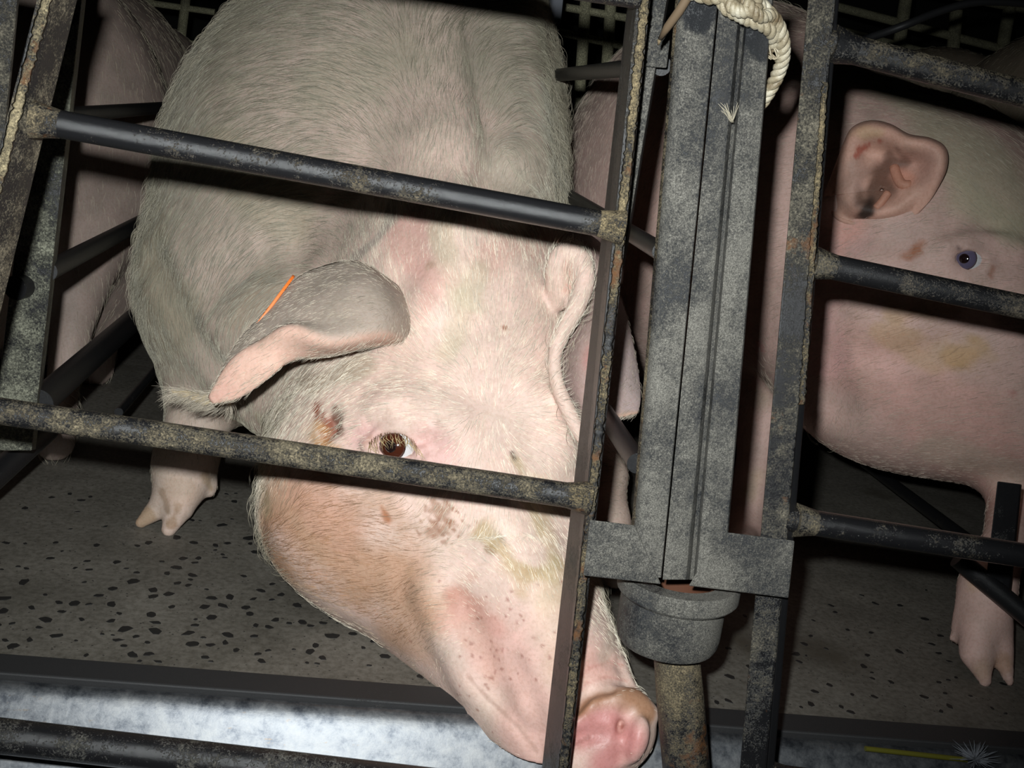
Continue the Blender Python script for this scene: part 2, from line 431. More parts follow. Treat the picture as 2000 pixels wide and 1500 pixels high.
# ------------------------------------------------------------------ the barn: floor, back wall, side wall, ceiling
def concrete_material():
    m, nt, b = mat_new('terrazzo_concrete'); v = geo_vec(nt)
    n1 = noise(nt, 7, 5, .65, v); n2 = noise(nt, 130, 4, .7, v); n3 = noise(nt, 2.6, 4, .6, v)
    c = ramp(nt, n1.outputs[0], [(.30, (.088, .080, .066)), (.55, (.138, .126, .107)), (.75, (.18, .166, .142))])
    f = ramp(nt, n2.outputs[0], [(.35, (.66, .65, .62)), (.6, (1.1, 1.1, 1.1))])
    mm = nd(nt, 'ShaderNodeMix', data_type='RGBA', blend_type='MULTIPLY'); mm.inputs[0].default_value = 1; lk(nt, c.outputs[0], mm.inputs[6]); lk(nt, f.outputs[0], mm.inputs[7])
    st = ramp(nt, n3.outputs[0], [(.60, (0, 0, 0)), (.70, (1, 1, 1))]); c2 = mixc(nt, st.outputs[0], mm.outputs[2], (.06, .05, .036))
    vo = nd(nt, 'ShaderNodeTexVoronoi', i_Scale=150.0); lk(nt, v, vo.inputs['Vector'])
    sp = ramp(nt, vo.outputs['Distance'], [(.14, (1, 1, 1)), (.20, (0, 0, 0))]); pr_ = noise(nt, 60, 2, .5, v)
    g = ramp(nt, pr_.outputs[0], [(.52, (0, 0, 0)), (.56, (1, 1, 1))]); q = nd(nt, 'ShaderNodeMath', operation='MULTIPLY'); lk(nt, sp.outputs[0], q.inputs[0]); lk(nt, g.outputs[0], q.inputs[1])
    c3 = mixc(nt, q.outputs[0], c2, (.035, .032, .028)); lk(nt, c3, b.inputs['Base Color']); b.inputs['Roughness'].default_value = .62
    bump(nt, b, n2.outputs[0], .3, .001); return m
def sheet_metal():
    m, nt, b = mat_new('worn_galvanised_sheet'); v = geo_vec(nt)
    b.inputs['Metallic'].default_value = .92
    n1 = noise(nt, 48, 7, .75, v, .12); n2 = noise(nt, 7, 4, .6, v); n3 = noise(nt, 150, 4, .7, geo_vec(nt, (.35, 1, 1)))
    c = ramp(nt, n1.outputs[0], [(.35, (.075, .082, .095)), (.5, (.17, .178, .19)), (.68, (.27, .275, .28))])
    d = ramp(nt, n3.outputs[0], [(.64, (0, 0, 0)), (.70, (1, 1, 1))]); d2 = ramp(nt, n2.outputs[0], [(.45, (0, 0, 0)), (.65, (.55, .55, .55))])
    q = nd(nt, 'ShaderNodeMath', operation='MULTIPLY'); lk(nt, d.outputs[0], q.inputs[0]); lk(nt, d2.outputs[0], q.inputs[1])
    lk(nt, mixc(nt, q.outputs[0], c.outputs[0], (.20, .13, .06)), b.inputs['Base Color'])
    r = nd(nt, 'ShaderNodeMapRange', i_3=.36, i_4=.62); lk(nt, n1.outputs[0], r.inputs[0]); lk(nt, r.outputs[0], b.inputs['Roughness'])
    s = nd(nt, 'ShaderNodeMath', operation='MULTIPLY_ADD', i_1=.5); lk(nt, n3.outputs[0], s.inputs[0]); lk(nt, n1.outputs[0], s.inputs[2]); bump(nt, b, s.outputs[0], .25, .0008)
    return m
M['concrete'] = concrete_material(); M['sheet'] = sheet_metal()
M['chip'] = plain('dark_stone', (.010, .0095, .009), .6)
M['wall'] = plain('dark_barn_wall', (.03, .03, .026), .9)
FLOOR_Y = 1.034
floor = struct(obj('floor', MB().box((.5, FLOOR_Y+3.2, -.06), np.eye(3), (4.0, 3.2, .06)), M['concrete']))
struct(obj('wall_back', MB().box((.5, 7.5, 1.3), np.eye(3), (4.0, .1, 1.5)), M['wall']))
struct(obj('wall_left', MB().box((-3.55, 4.2, 1.3), np.eye(3), (.05, 3.2, 1.5)), M['wall']))
struct(obj('ceiling', MB().box((.5, 4.2, 2.85), np.eye(3), (4.0, 3.3, .05)), M['wall']))
# dark steel angle along the lip of the floor
struct(obj('trim_1', MB().box((.5, FLOOR_Y-.016, -.004), np.eye(3), (2.2, .0185, .008)).box((.5, FLOOR_Y-.003, -.03), np.eye(3), (2.2, .003, .028)), painted_steel('lip_steel', .12, dirt=(.06, .055, .05), paint=(.020, .020, .021), rough=.6), bevel=.002))
# terrazzo chips, each a flat stone set a hair proud of the cement
def chip_mesh(seed):
    r = random.Random(seed); n = r.randint(6, 9); asp = r.uniform(.42, .85); pts = []
    for k in range(n):
        a = 2*pi*(k+r.uniform(-.3, .3))/n; q = r.uniform(.65, 1.1); pts.append((q*cos(a), q*asp*sin(a)))
    mb = MB().loft([[(x, y, -.12) for x, y in pts], [(x, y, .045) for x, y in pts], [(x*.88, y*.88, .09) for x, y in pts]])
    return mesh_of('stone_chip', mb.v, mb.f)
CH = [chip_mesh(k) for k in range(12)]
for c in CH: c.materials.append(M['chip'])
rc = random.Random(21); spots = []
def chip(x, y, s):
    for (a, b_, t) in spots:
        if (a-x)**2+(b_-y)**2 < (t+s)**2*1.05: return
    spots.append((x, y, s)); o = bpy.data.objects.new('stone_chip', rc.choice(CH)); COL.objects.link(o); o.parent = floor
    o.location = (x, y, .0); o.rotation_euler = (0, 0, rc.uniform(0, 6.28)); o.scale = (s, s, .006)
for px_, py_, s in ((435, 1183, 15), (480, 1187, 13), (400, 1185, 12), (330, 1160, 12), (335, 1185, 10), (387, 1090, 11), (345, 1108, 12), (375, 1123, 11), (440, 1255, 11), (445, 1240, 12), (375, 1258, 12), (295, 1200, 11), (220, 1150, 13), (90, 1210, 13), (120, 1195, 10), (228, 1098, 11), (410, 1260, 9), (590, 1215, 10), (630, 1285, 10), (525, 1225, 9), (462, 1270, 10), (400, 1284, 10), (335, 1155, 8), (495, 1170, 10)):
    w = onZ(px_, py_); chip(w[0], w[1], s*1.4/2145)
k = 0
while len(spots) < 225 and k < 4000:
    k += 1; px_ = rc.uniform(-20, 900); py_ = rc.uniform(960, 1365); w = onZ(px_, py_)
    if w[1] < FLOOR_Y+.012 or (py_ < 1060 and rc.random() < .7): continue
    chip(w[0], w[1], rc.uniform(.0030, .0072) if rc.random() < .75 else rc.uniform(.0070, .0105))
k = 0
while len(spots) < 292 and k < 4000:
    k += 1; px_ = rc.uniform(1380, 1980); py_ = rc.uniform(1150, 1400); w = onZ(px_, py_)
    if w[1] < FLOOR_Y+.012: continue
    chip(w[0], w[1], rc.uniform(.003, .0075))
# feed trough: a bent metal sheet below the floor's lip
prof = [(.0, .0), (-.006, -.002), (-.016, -.012), (-.040, -.050), (-.068, -.090), (-.105, -.122), (-.155, -.138), (-.205, -.130), (-.245, -.100), (-.27, -.055), (-.285, -.01), (-.300, -.006)]
prof = [tuple(p[:2]) for p in catmull([(a, b_, 0) for a, b_ in prof], 40)]
Y0, Z0 = FLOOR_Y-.036, -.003
inner = [(Y0+a, Z0+b_) for a, b_ in prof]; outer = [(y, z-.0025) for y, z in inner]
ring = inner+outer[::-1]
tr = obj('feed_trough', MB().loft([[(x, y, z) for y, z in ring] for x in (-1.6, 2.6)]), M['sheet'], smooth=True, sharp=35)
tag(tr, 'shiny worn metal feed trough running along the foot of the stall gates', 'trough')
# ------------------------------------------------------------------ the sow in the left stall
def ball(name, c, r, mat, parent, cols=None, n=20):
    bm = bmesh.new(); bmesh.ops.create_uvsphere(bm, u_segments=n, v_segments=n*2//3, radius=r)
    me = bpy.data.meshes.new(name); bm.to_mesh(me); bm.free(); me.polygons.foreach_set('use_smooth', [True]*len(me.polygons))
    o = bpy.data.objects.new(name, me); COL.objects.link(o); me.materials.append(mat); o.location = tuple(c); o.parent = parent; return o
def eyeball(parent, c, r, gaze, iris_col, white, pr=.62):
    """eyeball with a domed iris set into it and a pupil in the iris"""
    o = ball('eye', c, r, white, parent)
    g = nrm(gaze); a = nrm(np.cross(g, (0, 0, 1))); u = np.cross(a, g)
    def dome(name, rad, lift, mat, par):
        rings = []
        th = math.asin(min(.95, rad/r))
        mb = MB()
        for t in np.linspace(.02, th, 6): rings.append([np.asarray(c if par is parent else (0, 0, 0))+(r+lift)*(cos(t)*g+sin(t)*(cos(q)*a+sin(q)*u)) for q in np.linspace(0, 2*pi, 24, endpoint=False)])
        mb.loft(rings, cap=True); return obj(name, mb, mat, o, smooth=True)
    dome('iris', r*pr, .0004, iris_col, None); dome('pupil', r*pr*.42, .0007, M['pupil'], None)
    return o
M['eye_white'] = plain('eye_white', (.62, .62, .63), .12, spec=.8)
M['iris_red'] = plain('iris_red', (.055, .014, .007), .08, spec=.8)
M['iris_dark'] = plain('iris_violet', (.10, .085, .14), .08, spec=.8)
M['pupil'] = plain('pupil', (.012, .006, .006), .06, spec=.8)
M['tag'] = plain('orange_plastic', (.95, .20, .03), .35)

def trotter(b, x, y, d, w, yaw=0.0, ht=.05):
    pass
def hoof_px(b, leg, toes, dew, k=.012):
    b.C(leg, .03)
    for t in toes: b.C(t, k)
    for t in dew: b.C(t, .008)

def main_sow():
    b = Body(None, None, ([(-.52, -.30, .005), (-.30, .42, .0027)], [(.84, 1.33, .0027), (1.33, 1.75, .0055), (1.75, 2.82, .016)], [(-.02, .46, .0027), (.46, .91, .006)]))
    X, Y, Z = np.eye(3)
    lean = radians(7); Ux = cos(lean)*X-sin(lean)*Z; Uz = sin(lean)*X+cos(lean)*Z
    # trunk
    b.ell(P(672, 380, 1.64), (Ux, Y, Uz), (.272, .27, .34), .05)
    b.ell(P(690, 330, 1.95), (Ux, Y, Uz), (.262, .42, .33), .08)
    b.ell(P(715, 290, 2.35), (Ux, Y, Uz), (.235, .34, .30), .08)
    # neck, shoulder
    b.C([(800, -40, 1.76, 250), (845, 180, 1.60, 245), (880, 400, 1.47, 225), (905, 560, 1.39, 200)], .12)
    b.C([(470, 580, 1.54, 190), (640, 700, 1.44, 200), (800, 820, 1.36, 200)], .09)
    # head
    b.E(895, 610, 1.32, 200, 260, .135, 0, .09)
    b.E(825, 850, 1.285, 262, 190, .15, -5, .07)
    b.E(700, 1000, 1.305, 195, 180, .135, 35, .06)
    b.C([(905, 960, 1.25, 190), (1025, 1165, 1.185, 152), (1092, 1320, 1.14, 118)], .06)
    b.C([(770, 1050, 1.275, 150), (900, 1160, 1.213, 145), (1000, 1295, 1.168, 105)], .06)
    b.C([(800, 1120, 1.29, 120), (960, 1290, 1.185, 86), (1045, 1410, 1.125, 64)], .05)
    b.C([(840, 1180, 1.28, 100), (988, 1370, 1.158, 58), (1050, 1458, 1.115, 40)], .03)
    b.E(985, 770, 1.285, 150, 200, .13, 0, .08)
    # snout: flared disc on a narrower neck
    b.C([(1092, 1300, 1.14, 112), (1170, 1400, 1.11, 92)], .03)
    b.E(1186, 1432, 1.09, 96, 84, .034, -22, .02)
    b.crease([(1105, 1418), (1140, 1382), (1190, 1362), (1240, 1368), (1268, 1392)], 17, .25, .012, False, 14)
    b.pad(1242, 1446, 24, 46, .012, 18, -.0025, .010)
    b.crease([(1222, 1400), (1216, 1440), (1212, 1480)], 9, -.4, .012, True, 8)
    b.pad(1213, 1420, 9, 15, .012, 15, 0, .006, True)
    b.crease([(1098, 1468), (1125, 1450), (1152, 1438), (1175, 1436)], 9, -.35, .012, True, 10)
    b.pad(1130, 1500, 60, 34, .012, -15, .004, .02)
    for w in ([(1118, 1342), (1150, 1305), (1190, 1293), (1215, 1300)], [(1116, 1372), (1145, 1335), (1185, 1322), (1225, 1330)], [(1115, 1390), (1150, 1352), (1190, 1343)]):
        b.crease(w, 12, -.45, .010, True, 10)
    # mouth line, lip folds
    b.crease([(915, 1320), (960, 1372), (1010, 1415), (1048, 1468)], 12, -.30, .010, True, 14)
    b.crease([(1000, 1300), (1030, 1370), (1050, 1440)], 16, -.65, .016, True, 10)
    b.crease([(890, 1190), (930, 1290), (965, 1360)], 20, -.88, .03, True, 12)
    b.crease([(845, 1150), (880, 1240), (925, 1330)], 20, .8, .03, False, 12)
    # bridge of the nose, brow ridges, hollows
    b.crease([(930, 940), (1010, 1080), (1090, 1230)], [40, 45, 35], .75, .04, False, 10)
    b.crease([(1085, 900), (1110, 1000)], 30, .6, .04, False, 6)
    b.crease([(760, 800), (830, 800), (890, 830)], 26, .55, .03, False, 8)
    b.crease([(1060, 800), (1085, 850)], 30, .5, .03, False, 6)
    b.crease([(845, 600), (880, 540), (900, 450)], 34, .5, .04, False, 8)
    b.crease([(285, 500), (330, 600), (390, 700), (445, 770)], 26, -.6, .03, True, 12)
    b.crease([(895, -60), (915, 100), (945, 260), (985, 390)], 36, -.40, .05, True, 12)
    b.crease([(870, -60), (872, 100), (875, 300)], 60, .55, .06, False, 10)
    b.crease([(990, -50), (1008, 150), (1015, 330)], 44, .55, .05, False, 10)
    b.crease([(390, 560), (470, 500), (560, 470)], 30, -.75, .04, True, 8)
    # eye sockets with lids
    es = b.surf(772, 868); es2 = b.surf(1095, 905)
    b.E(776, 869, es-.002, 46, 27, .014, 12, .010, True)
    b.crease([(716, 868), (735, 846), (770, 838), (800, 848), (822, 880)], 8, .2, .008, False, 12)
    b.crease([(716, 872), (742, 892), (782, 902), (814, 896), (824, 884)], 8, .3, .008, False, 12)
    b.crease([(718, 838), (745, 815), (785, 805), (812, 800)], 5, -.4, .008, True, 10)
    b.crease([(715, 820), (760, 795), (800, 790)], 4, -.4, .008, True, 10)
    b.crease([(822, 862), (842, 850), (850, 820)], 4, -.4, .008, True, 8)
    # wound hollow behind the eye
    b.pad(640, 825, 26, 34, .006, 20, -.002, .01, True)
    # rolled front rim of the far ear
    rim = [(1092, 590, 1.205, 10), (1080, 530, 1.200, 14), (1100, 492, 1.192, 17), (1134, 504, 1.184, 19), (1142, 550, 1.173, 20), (1124, 603, 1.160, 19), (1098, 652, 1.150, 16), (1083, 697, 1.143, 14), (1088, 746, 1.140, 14), (1106, 792, 1.137, 15), (1127, 838, 1.136, 15), (1141, 868, 1.137, 8)]
    rp = catmull([(x, y, d) for x, y, d, r in rim], 40); rr = np.interp(np.linspace(0, 1, 40), np.linspace(0, 1, len(rim)), [r for *_, r in rim])
    b.C([(p[0], p[1], p[2], r) for p, r in zip(rp, rr)], .014)
    b.E(1112, 545, 1.20, 34, 54, .018, 0, .016)
    # fore legs and trotter
    b.C([(470, 560, 1.56, 150), (405, 740, 1.52, 80), (378, 840, 1.485, 58), (360, 910, 1.47, 54)], .05)
    fd = 1.452
    b.C([(362, 900, 1.47, 52), (352, 950, 1.462, 46)], .03)
    b.C([(352, 945, 1.462, 34), (318, 985, 1.452, 27), (276, 1020, 1.443, 12)], .012)
    b.C([(368, 940, 1.458, 34), (350, 990, 1.445, 30), (330, 1034, 1.436, 15)], .010)
    b.C([(398, 915, 1.475, 18), (414, 950, 1.472, 12), (412, 962, 1.47, 9)], .010)
    b.C([(325, 915, 1.478, 14), (308, 940, 1.476, 9)], .010)
    b.C([(940, 760, 1.60, 150), (1120, 850, 1.54, 70), (1182, 930, 1.50, 46), (1176, 1030, 1.46, 40)], .05)
    a = onZ(1160, 1140)+np.array([0, .02, .03]); b.cap([P(1176, 1030, 1.46), a], [.035, .03], .03); b.cap([a, a+np.array([-.02, -.03, -.008])], [.026, .02], .01); b.cap([a, a+np.array([.025, -.03, -.008])], [.026, .02], .01)
    # hind quarters and legs further back in the stall
    for sx in (-1, 1):
        hx = np.array([-.05+sx*.14, 2.45, 0])
        b.cap([hx+[0, .03, .42], hx+[sx*.02, -.06, .30], hx+[sx*.01, .10, .17], hx+[0, .06, .05], hx+[0, .03, .025]], [.14, .10, .045, .035, .036], .05)
    v, q = b.mesh(); v = relax(v, q, 1)
    # ears (shells and rolled rims), one skin with the body
    earL = [[(768, 552, 1.205), (797, 596, 1.185), (804, 636, 1.18), (788, 660, 1.185), (758, 668, 1.20)],
            [(700, 512, 1.205), (735, 555, 1.155), (748, 615, 1.128), (738, 652, 1.125), (712, 678, 1.15)],
            [(640, 518, 1.20), (655, 570, 1.145), (655, 632, 1.112), (645, 668, 1.103), (640, 693, 1.135)],
            [(580, 545, 1.19), (582, 590, 1.15), (580, 630, 1.125), (568, 648, 1.108), (568, 706, 1.125)],
            [(515, 612, 1.175), (518, 637, 1.15), (522, 662, 1.135), (512, 676, 1.118), (520, 742, 1.12)],
            [(462, 672, 1.16), (466, 690, 1.145), (466, 702, 1.135), (455, 712, 1.122), (470, 776, 1.125)],
            [(424, 745, 1.14), (420, 755, 1.138), (416, 766, 1.135), (411, 778, 1.13), (418, 789, 1.13)]]
    thick = lambda u, w: (.0065+.004*np.exp(-((w-.74)/.13)**2)-.003*(w > .97))*(1-.45*u**3)*np.minimum(1, np.minimum(w, 1-w)*9+.35)
    v1, q1, uv1 = sheet(earL, 46, 34, thick)
    earR = [[(1088, 470, 1.225), (1112, 455, 1.225), (1142, 458, 1.245), (1170, 478, 1.28), (1180, 500, 1.31)],
            [(1122, 540, 1.195), (1150, 535, 1.195), (1178, 535, 1.215), (1198, 560, 1.26), (1204, 570, 1.29)],
            [(1118, 610, 1.175), (1146, 612, 1.185), (1180, 612, 1.21), (1212, 618, 1.24), (1222, 622, 1.26)],
            [(1084, 680, 1.158), (1122, 690, 1.18), (1168, 695, 1.195), (1222, 700, 1.22), (1242, 705, 1.24)],
            [(1088, 755, 1.150), (1126, 765, 1.17), (1172, 768, 1.182), (1232, 772, 1.20), (1250, 775, 1.21)],
            [(1126, 838, 1.145), (1142, 835, 1.152), (1178, 822, 1.165), (1228, 812, 1.185), (1244, 808, 1.195)]]
    earR = [[(x, y, d+(0 if k == 0 else .020)) for k, (x, y, d) in enumerate(row)] for row in earR]
    v2, q2, uv2 = sheet(earR, 40, 30, lambda u, w: .006*np.minimum(1, np.minimum(w, 1-w)*8+.4)+0*u)
    # tail end of the far ear tuft (dirty tip behind the near ear)
    tp = catmull([(448, 778, 1.235), (405, 782, 1.235), (372, 772, 1.235), (345, 768, 1.235), (334, 760, 1.235)], 22); r4 = random.Random(9)
    v4, q4 = tube_arr([P(*p) for p in tp], [max(.0012, (.0085-.0003*k)*(.75+.5*r4.random())*(1 if k < 18 else .5)) for k in range(22)], 12)
    nb = len(v); o1 = nb; o2 = o1+len(v1); o4 = o2+len(v2)
    V = np.vstack([v, v1, v2, v4]); Q = np.vstack([q, q1+o1, q2+o2, q4+o4]); N = vnormals(V, Q)
    vis = Vis(v, N[:nb])
    px, py, pz = proj(V)
    # ---- pigment, with crease shade painted in
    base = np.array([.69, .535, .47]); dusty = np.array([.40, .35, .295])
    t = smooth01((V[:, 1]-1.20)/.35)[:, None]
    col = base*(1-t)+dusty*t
    col *= (1+.07*vnoise(V, 30, 5)+.05*vnoise(V, 90, 6))[:, None]
    L = [([(560, 1010), (640, 1090), (760, 1170)], 125, (.47, .26, .14), .68, 40),
         ([(600, 960), (680, 1040)], 60, (.56, .33, .25), .5, 40),
         ([(790, 470), (840, 560), (830, 600)], 60, (.70, .42, .37), .7, 30),
         ([(720, 850), (790, 880), (850, 880)], 48, (.70, .45, .43), .8, 30),
         ([(960, 500), (1010, 480), (1050, 500)], 60, (.64, .42, .36), .6, 30),
         ([(860, 440), (900, 620), (880, 680)], 26, (.52, .47, .33), .5, 60),
         ([(915, 580), (935, 520)], 30, (.55, .50, .36), .5, 60),
         ([(622, 800), (640, 845)], 22, (.26, .07, .035), .95, 160),
         ([(655, 800), (665, 850)], 12, (.12, .05, .03), .8, 160),
         ([(640, 812)], 9, (.60, .42, .36), .7, 0),
         ([(612, 845), (640, 890), (660, 905)], 26, (.46, .26, .09), .7, 110),
         ([(745, 990), (760, 1015)], 11, (.38, .13, .04), .8, 120),
         ([(860, 1000)], 26, (.36, .20, .13), .8, 260), ([(870, 1030), (840, 1040)], 16, (.36, .19, .12), .7, 260),
         ([(972, 1052)], 12, (.12, .09, .07), .85, 200), ([(965, 1070), (960, 1075)], 12, (.28, .18, .10), .8, 160),
         ([(945, 1040), (990, 1090), (1040, 1125), (1085, 1105)], 24, (.43, .33, .17), .75, 90),
         ([(1035, 1120), (1020, 1160)], 20, (.46, .33, .18), .6, 90),
         ([(1010, 900), (1040, 990), (1060, 1040)], 18, (.42, .34, .18), .6, 100), ([(1000, 885), (1005, 895)], 6, (.1, .07, .05), .8, 0),
         ([(1060, 960), (1080, 1100), (1075, 1160)], 34, (.60, .50, .33), .6, 60),
         ([(905, 1165), (930, 1190), (960, 1210)], 36, (.52, .27, .21), .75, 90),
         ([(920, 1240), (960, 1280)], 40, (.55, .34, .22), .4, 120),
         ([(960, 1260), (1020, 1360), (1060, 1440)], 90, (.66, .40, .355), .65, 40),
         ([(1120, 1300), (1180, 1310)], 60, (.68, .41, .36), .8, 30),
         ([(1070, 1140), (1100, 1290)], 60, (.62, .47, .36), .5, 50),
         ([(1130, 1440), (1190, 1420), (1240, 1450), (1180, 1490)], 66, (.58, .265, .255), .97, 30),
         ([(1118, 1402), (1150, 1372), (1195, 1358), (1245, 1364), (1268, 1392)], 22, (.36, .18, .09), .85, 60),
         ([(1214, 1418)], 8, (.24, .06, .04), .9, 0), ([(1100, 1466), (1150, 1440)], 5, (.36, .15, .13), .7, 0),
         ([(690, 505), (735, 470), (762, 430), (765, 395)], 16, (.36, .32, .29), .75, 30), ([(1108, 520), (1108, 565)], 14, (.62, .40, .34), .8, 0), ([(280, 380), (290, 520), (330, 640)], 80, (.29, .265, .19), .65, 25), ([(940, 20), (985, 180), (1020, 340)], 75, (.33, .305, .25), .7, 25), ([(420, 330), (560, 430)], 70, (.35, .33, .23), .5, 25), ([(470, 620), (520, 560)], 60, (.30, .27, .19), .55, 30), ([(650, 170), (760, 120)], 70, (.38, .36, .27), .4, 25), ([(560, 740), (620, 745), (700, 715)], 30, (.42, .37, .27), .6, 60), ([(505, 820), (490, 900), (520, 1000)], 26, (.44, .40, .25), .6, 60), ([(290, 1005), (278, 1015)], 16, (.36, .25, .15), .7, 90), ([(335, 1020), (350, 985)], 9, (.28, .18, .10), .7, 120), ([(318, 960), (330, 1000)], 8, (.22, .15, .09), .6, 120), ([(400, 930), (412, 955)], 10, (.34, .25, .15), .6, 60), ([(350, 960)], 40, (.50, .37, .28), .5, 40), ([(915, 1320), (960, 1372), (1010, 1415), (1048, 1468)], 5, (.42, .27, .22), .6, 0), ([(1118, 1342), (1150, 1305), (1190, 1293), (1215, 1300)], 4, (.55, .28, .24), .6, 0), ([(1116, 1372), (1145, 1335), (1185, 1322), (1225, 1330)], 4, (.55, .28, .24), .6, 0), ([(985, 642)], 8, (.34, .16, .10), .8, 200), ([(840, 520)], 14, (.46, .32, .24), .6, 200),  # includes crease shade painted as colour: neck fold, mouth line, snout wrinkles
         ([(715, 870), (725, 855)], 8, (.42, .24, .17), .5, 0), ([(1180, 1280), (1195, 1240)], 22, (.50, .44, .36), .5, 0)]
    marks(V[:nb], vis, col[:nb], L)
    # freckles on the lip and cheek
    fr = np.random.default_rng(4)
    F_ = []
    for _ in range(60):
        x, y = fr.normal(960, 60), fr.normal(1270, 70); F_.append(([(x, y)], fr.uniform(2.2, 4.5), (.30, .12, .09), .7, 0))
    for _ in range(40):
        x, y = fr.normal(860, 25), fr.normal(1015, 25); F_.append(([(x, y)], fr.uniform(3, 5.5), (.33, .17, .11), .7, 0))
    marks(V[:nb], vis, col[:nb], F_)
    # ear colours: grey back, pink rim and lining
    w = uv1[:, 1]; u = uv1[:, 0]
    c = np.tile(np.array([.42, .36, .31]), (len(v1), 1)); pk = np.array([.66, .45, .37]); a = smooth01((w-.64)/.10)*smooth01((u-.02)/.12); c = c*(1-a[:, None])+pk*a[:, None]
    a = smooth01((.15-np.abs(w-.86))/.12)*smooth01((u-.75)/.2)*.4; c = c*(1-a[:, None])+np.array([.62, .35, .30])*a[:, None]
    c *= (1+.10*vnoise(v1, 70, 8))[:, None]; col[o1:o2] = c
    w = uv2[:, 1]; u = uv2[:, 0]
    c = np.tile(np.array([.50, .37, .34]), (len(v2), 1)); a = smooth01((w-.45)/.3)[:, None]; c = c*(1-a)+np.array([.46, .38, .37])*a
    a = (smooth01((.13-np.hypot((w-.42)*.9, u-.62))/.1)*.6)[:, None]; c = c*(1-a)+np.array([.52, .24, .22])*a
    a = (smooth01((u-.93)/.05)*smooth01((w-.5)/.2)*.7)[:, None]; c = c*(1-a)+np.array([.62, .42, .30])*a
    c *= (1+.12*vnoise(v2, 70, 9))[:, None]; col[o2:o4] = c
    col[o4:] = np.array([.52, .43, .28])
    wet = np.zeros(len(V)); tip = vis.at(1190, 1440)[0]; wet[:nb] = smooth01((.07-np.linalg.norm(v-tip, axis=1))/.04)*.9
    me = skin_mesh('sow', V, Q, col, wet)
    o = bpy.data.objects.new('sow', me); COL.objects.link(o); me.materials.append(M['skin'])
    tag(o, 'large pale sow with an orange ear tag, snout pushed down by the feed post', 'pig')
    # ---- eye, lashes, tag
    e = P(778, 870, es+.0160)
    eyeball(o, e, .0215, -ray(772, 868)+np.array([-.40, 0, -.10]), M['iris_red'], M['eye_white'], .68)
    if es2: eyeball(o, P(1088, 893, es2+.034), .0185, -ray(1094, 900)+np.array([.9, 0, 0]), M['iris_red'], M['eye_white'])
    top = catmull([(722, 862, 0), (738, 847, 0), (772, 842, 0), (800, 852, 0), (816, 872, 0)], 26)
    mb = MB(); r = random.Random(3)
    for x, y, _ in top:
        for k in range(2):
            d = es-.004; x0 = x+r.uniform(-3, 3); p0 = P(x0, y+2, d+.003); p1 = P(x0+r.uniform(-4, 8), y+14, d-.010); p2 = P(x0+r.uniform(-6, 18), y+r.uniform(22, 34), d-.012)
            mb.tube([p0, p1, p2], [.0003, .00022, .00008], 4)
    lash = obj('eyelash', mb, plain('lash', (.55, .42, .22), .4), o, smooth=True); lash['kind'] = 'stuff'
    a0, a1 = P(575, 537, 1.175), P(483, 660, 1.155); cu = ray(530, 600); cu = nrm(cu); ax = nrm(a1-a0); tn = nrm(np.cross(ax, cu))
    mb = MB(); prof = []
    L_ = np.linalg.norm(a1-a0)/2; mid = (a0+a1)/2+cu*.021
    for t in np.linspace(0, 2*pi, 40, endpoint=False):
        c_, s_ = cos(t), sin(t); k_ = (abs(c_)**4+abs(s_)**4)**(-.25); prof.append((c_*k_*L_, s_*k_*.021))
    mb.loft([[mid+ax*p+cu*h+tn*z for p, h in prof] for z in (-.0016, .0016)])
    tg = obj('ear_tag', mb, M['tag'], o, bevel=.0006); tg['label'] = 'orange plastic ear tag seen edge on'
    m2 = MB().tube([mid+cu*.004-tn*.001, mid+cu*.004-tn*np.sign(tn @ CR)*-.006], .006, 16); obj('tag_stud', m2, M['tag'], tg, smooth=True, sharp=40)
    # ---- bristles
    G = [(690, 450, -.6, -.6), (745, 410, -.35, -.9), (640, 490, -.75, -.4), (860, 300, .05, -1), (865, 120, .1, -1), (760, 260, -.55, -.8), (700, 150, -.9, -.4), (600, 120, -1, 0), (480, 140, -.9, .25), (360, 230, -.6, .8), (300, 350, -.25, 1), (700, 330, -.9, -.1), (560, 330, -.9, .3), (430, 400, -.6, .8), (300, 500, -.1, 1),
         (400, 560, -.3, 1), (500, 540, -.6, .7), (600, 440, -.9, .1), (440, 690, .2, 1), (350, 640, .35, 1), (960, 200, .4, -.8), (940, 60, .6, -.7), (1010, 60, 1, .1), (1040, 200, .6, .8), (1050, 330, .1, 1), (980, 380, .2, -.9),
         (930, 450, 0, -1), (930, 620, -.05, -1), (840, 520, -.3, -1), (820, 650, -.6, -.7), (1020, 560, .25, -1), (1040, 660, .6, -.7), (950, 760, 0, -1), (860, 750, -.9, -.35), (760, 760, -1, .15), (640, 740, -.7, .6), (1030, 760, .8, -.5),
         (940, 840, -.1, .8), (880, 820, -.9, .1), (1030, 850, .7, .4), (960, 960, .05, 1), (1060, 960, .4, .9), (860, 950, -.5, .8), (660, 960, -1, .25), (560, 930, -.5, .9), (500, 930, -.2, 1), (560, 1060, -.95, .25), (680, 1080, -1, .08), (760, 1060, -.9, -.1),
         (660, 1150, -.95, .3), (780, 1170, -.9, .35), (820, 1250, -.7, .6), (880, 1330, -.5, .8), (520, 800, -.6, .8), (960, 1130, -.5, -.4), (1040, 1150, -.2, -.9), (1000, 1280, -.5, -.3), (1160, 1200, .6, .3), (360, 850, 0, 1), (340, 960, -.2, 1)]
    fl = guided(vis, G)
    cheek = [vis.at(*p)[0] for p in ((560, 1060), (660, 1110), (760, 1170), (640, 1010), (740, 1080))]; muz = [vis.at(*p)[0] for p in ((1000, 1290), (1040, 1380), (960, 1330))]; sn = [vis.at(*p)[0] for p in ((1190, 1430), (1150, 1390), (1240, 1400), (1160, 1330))]
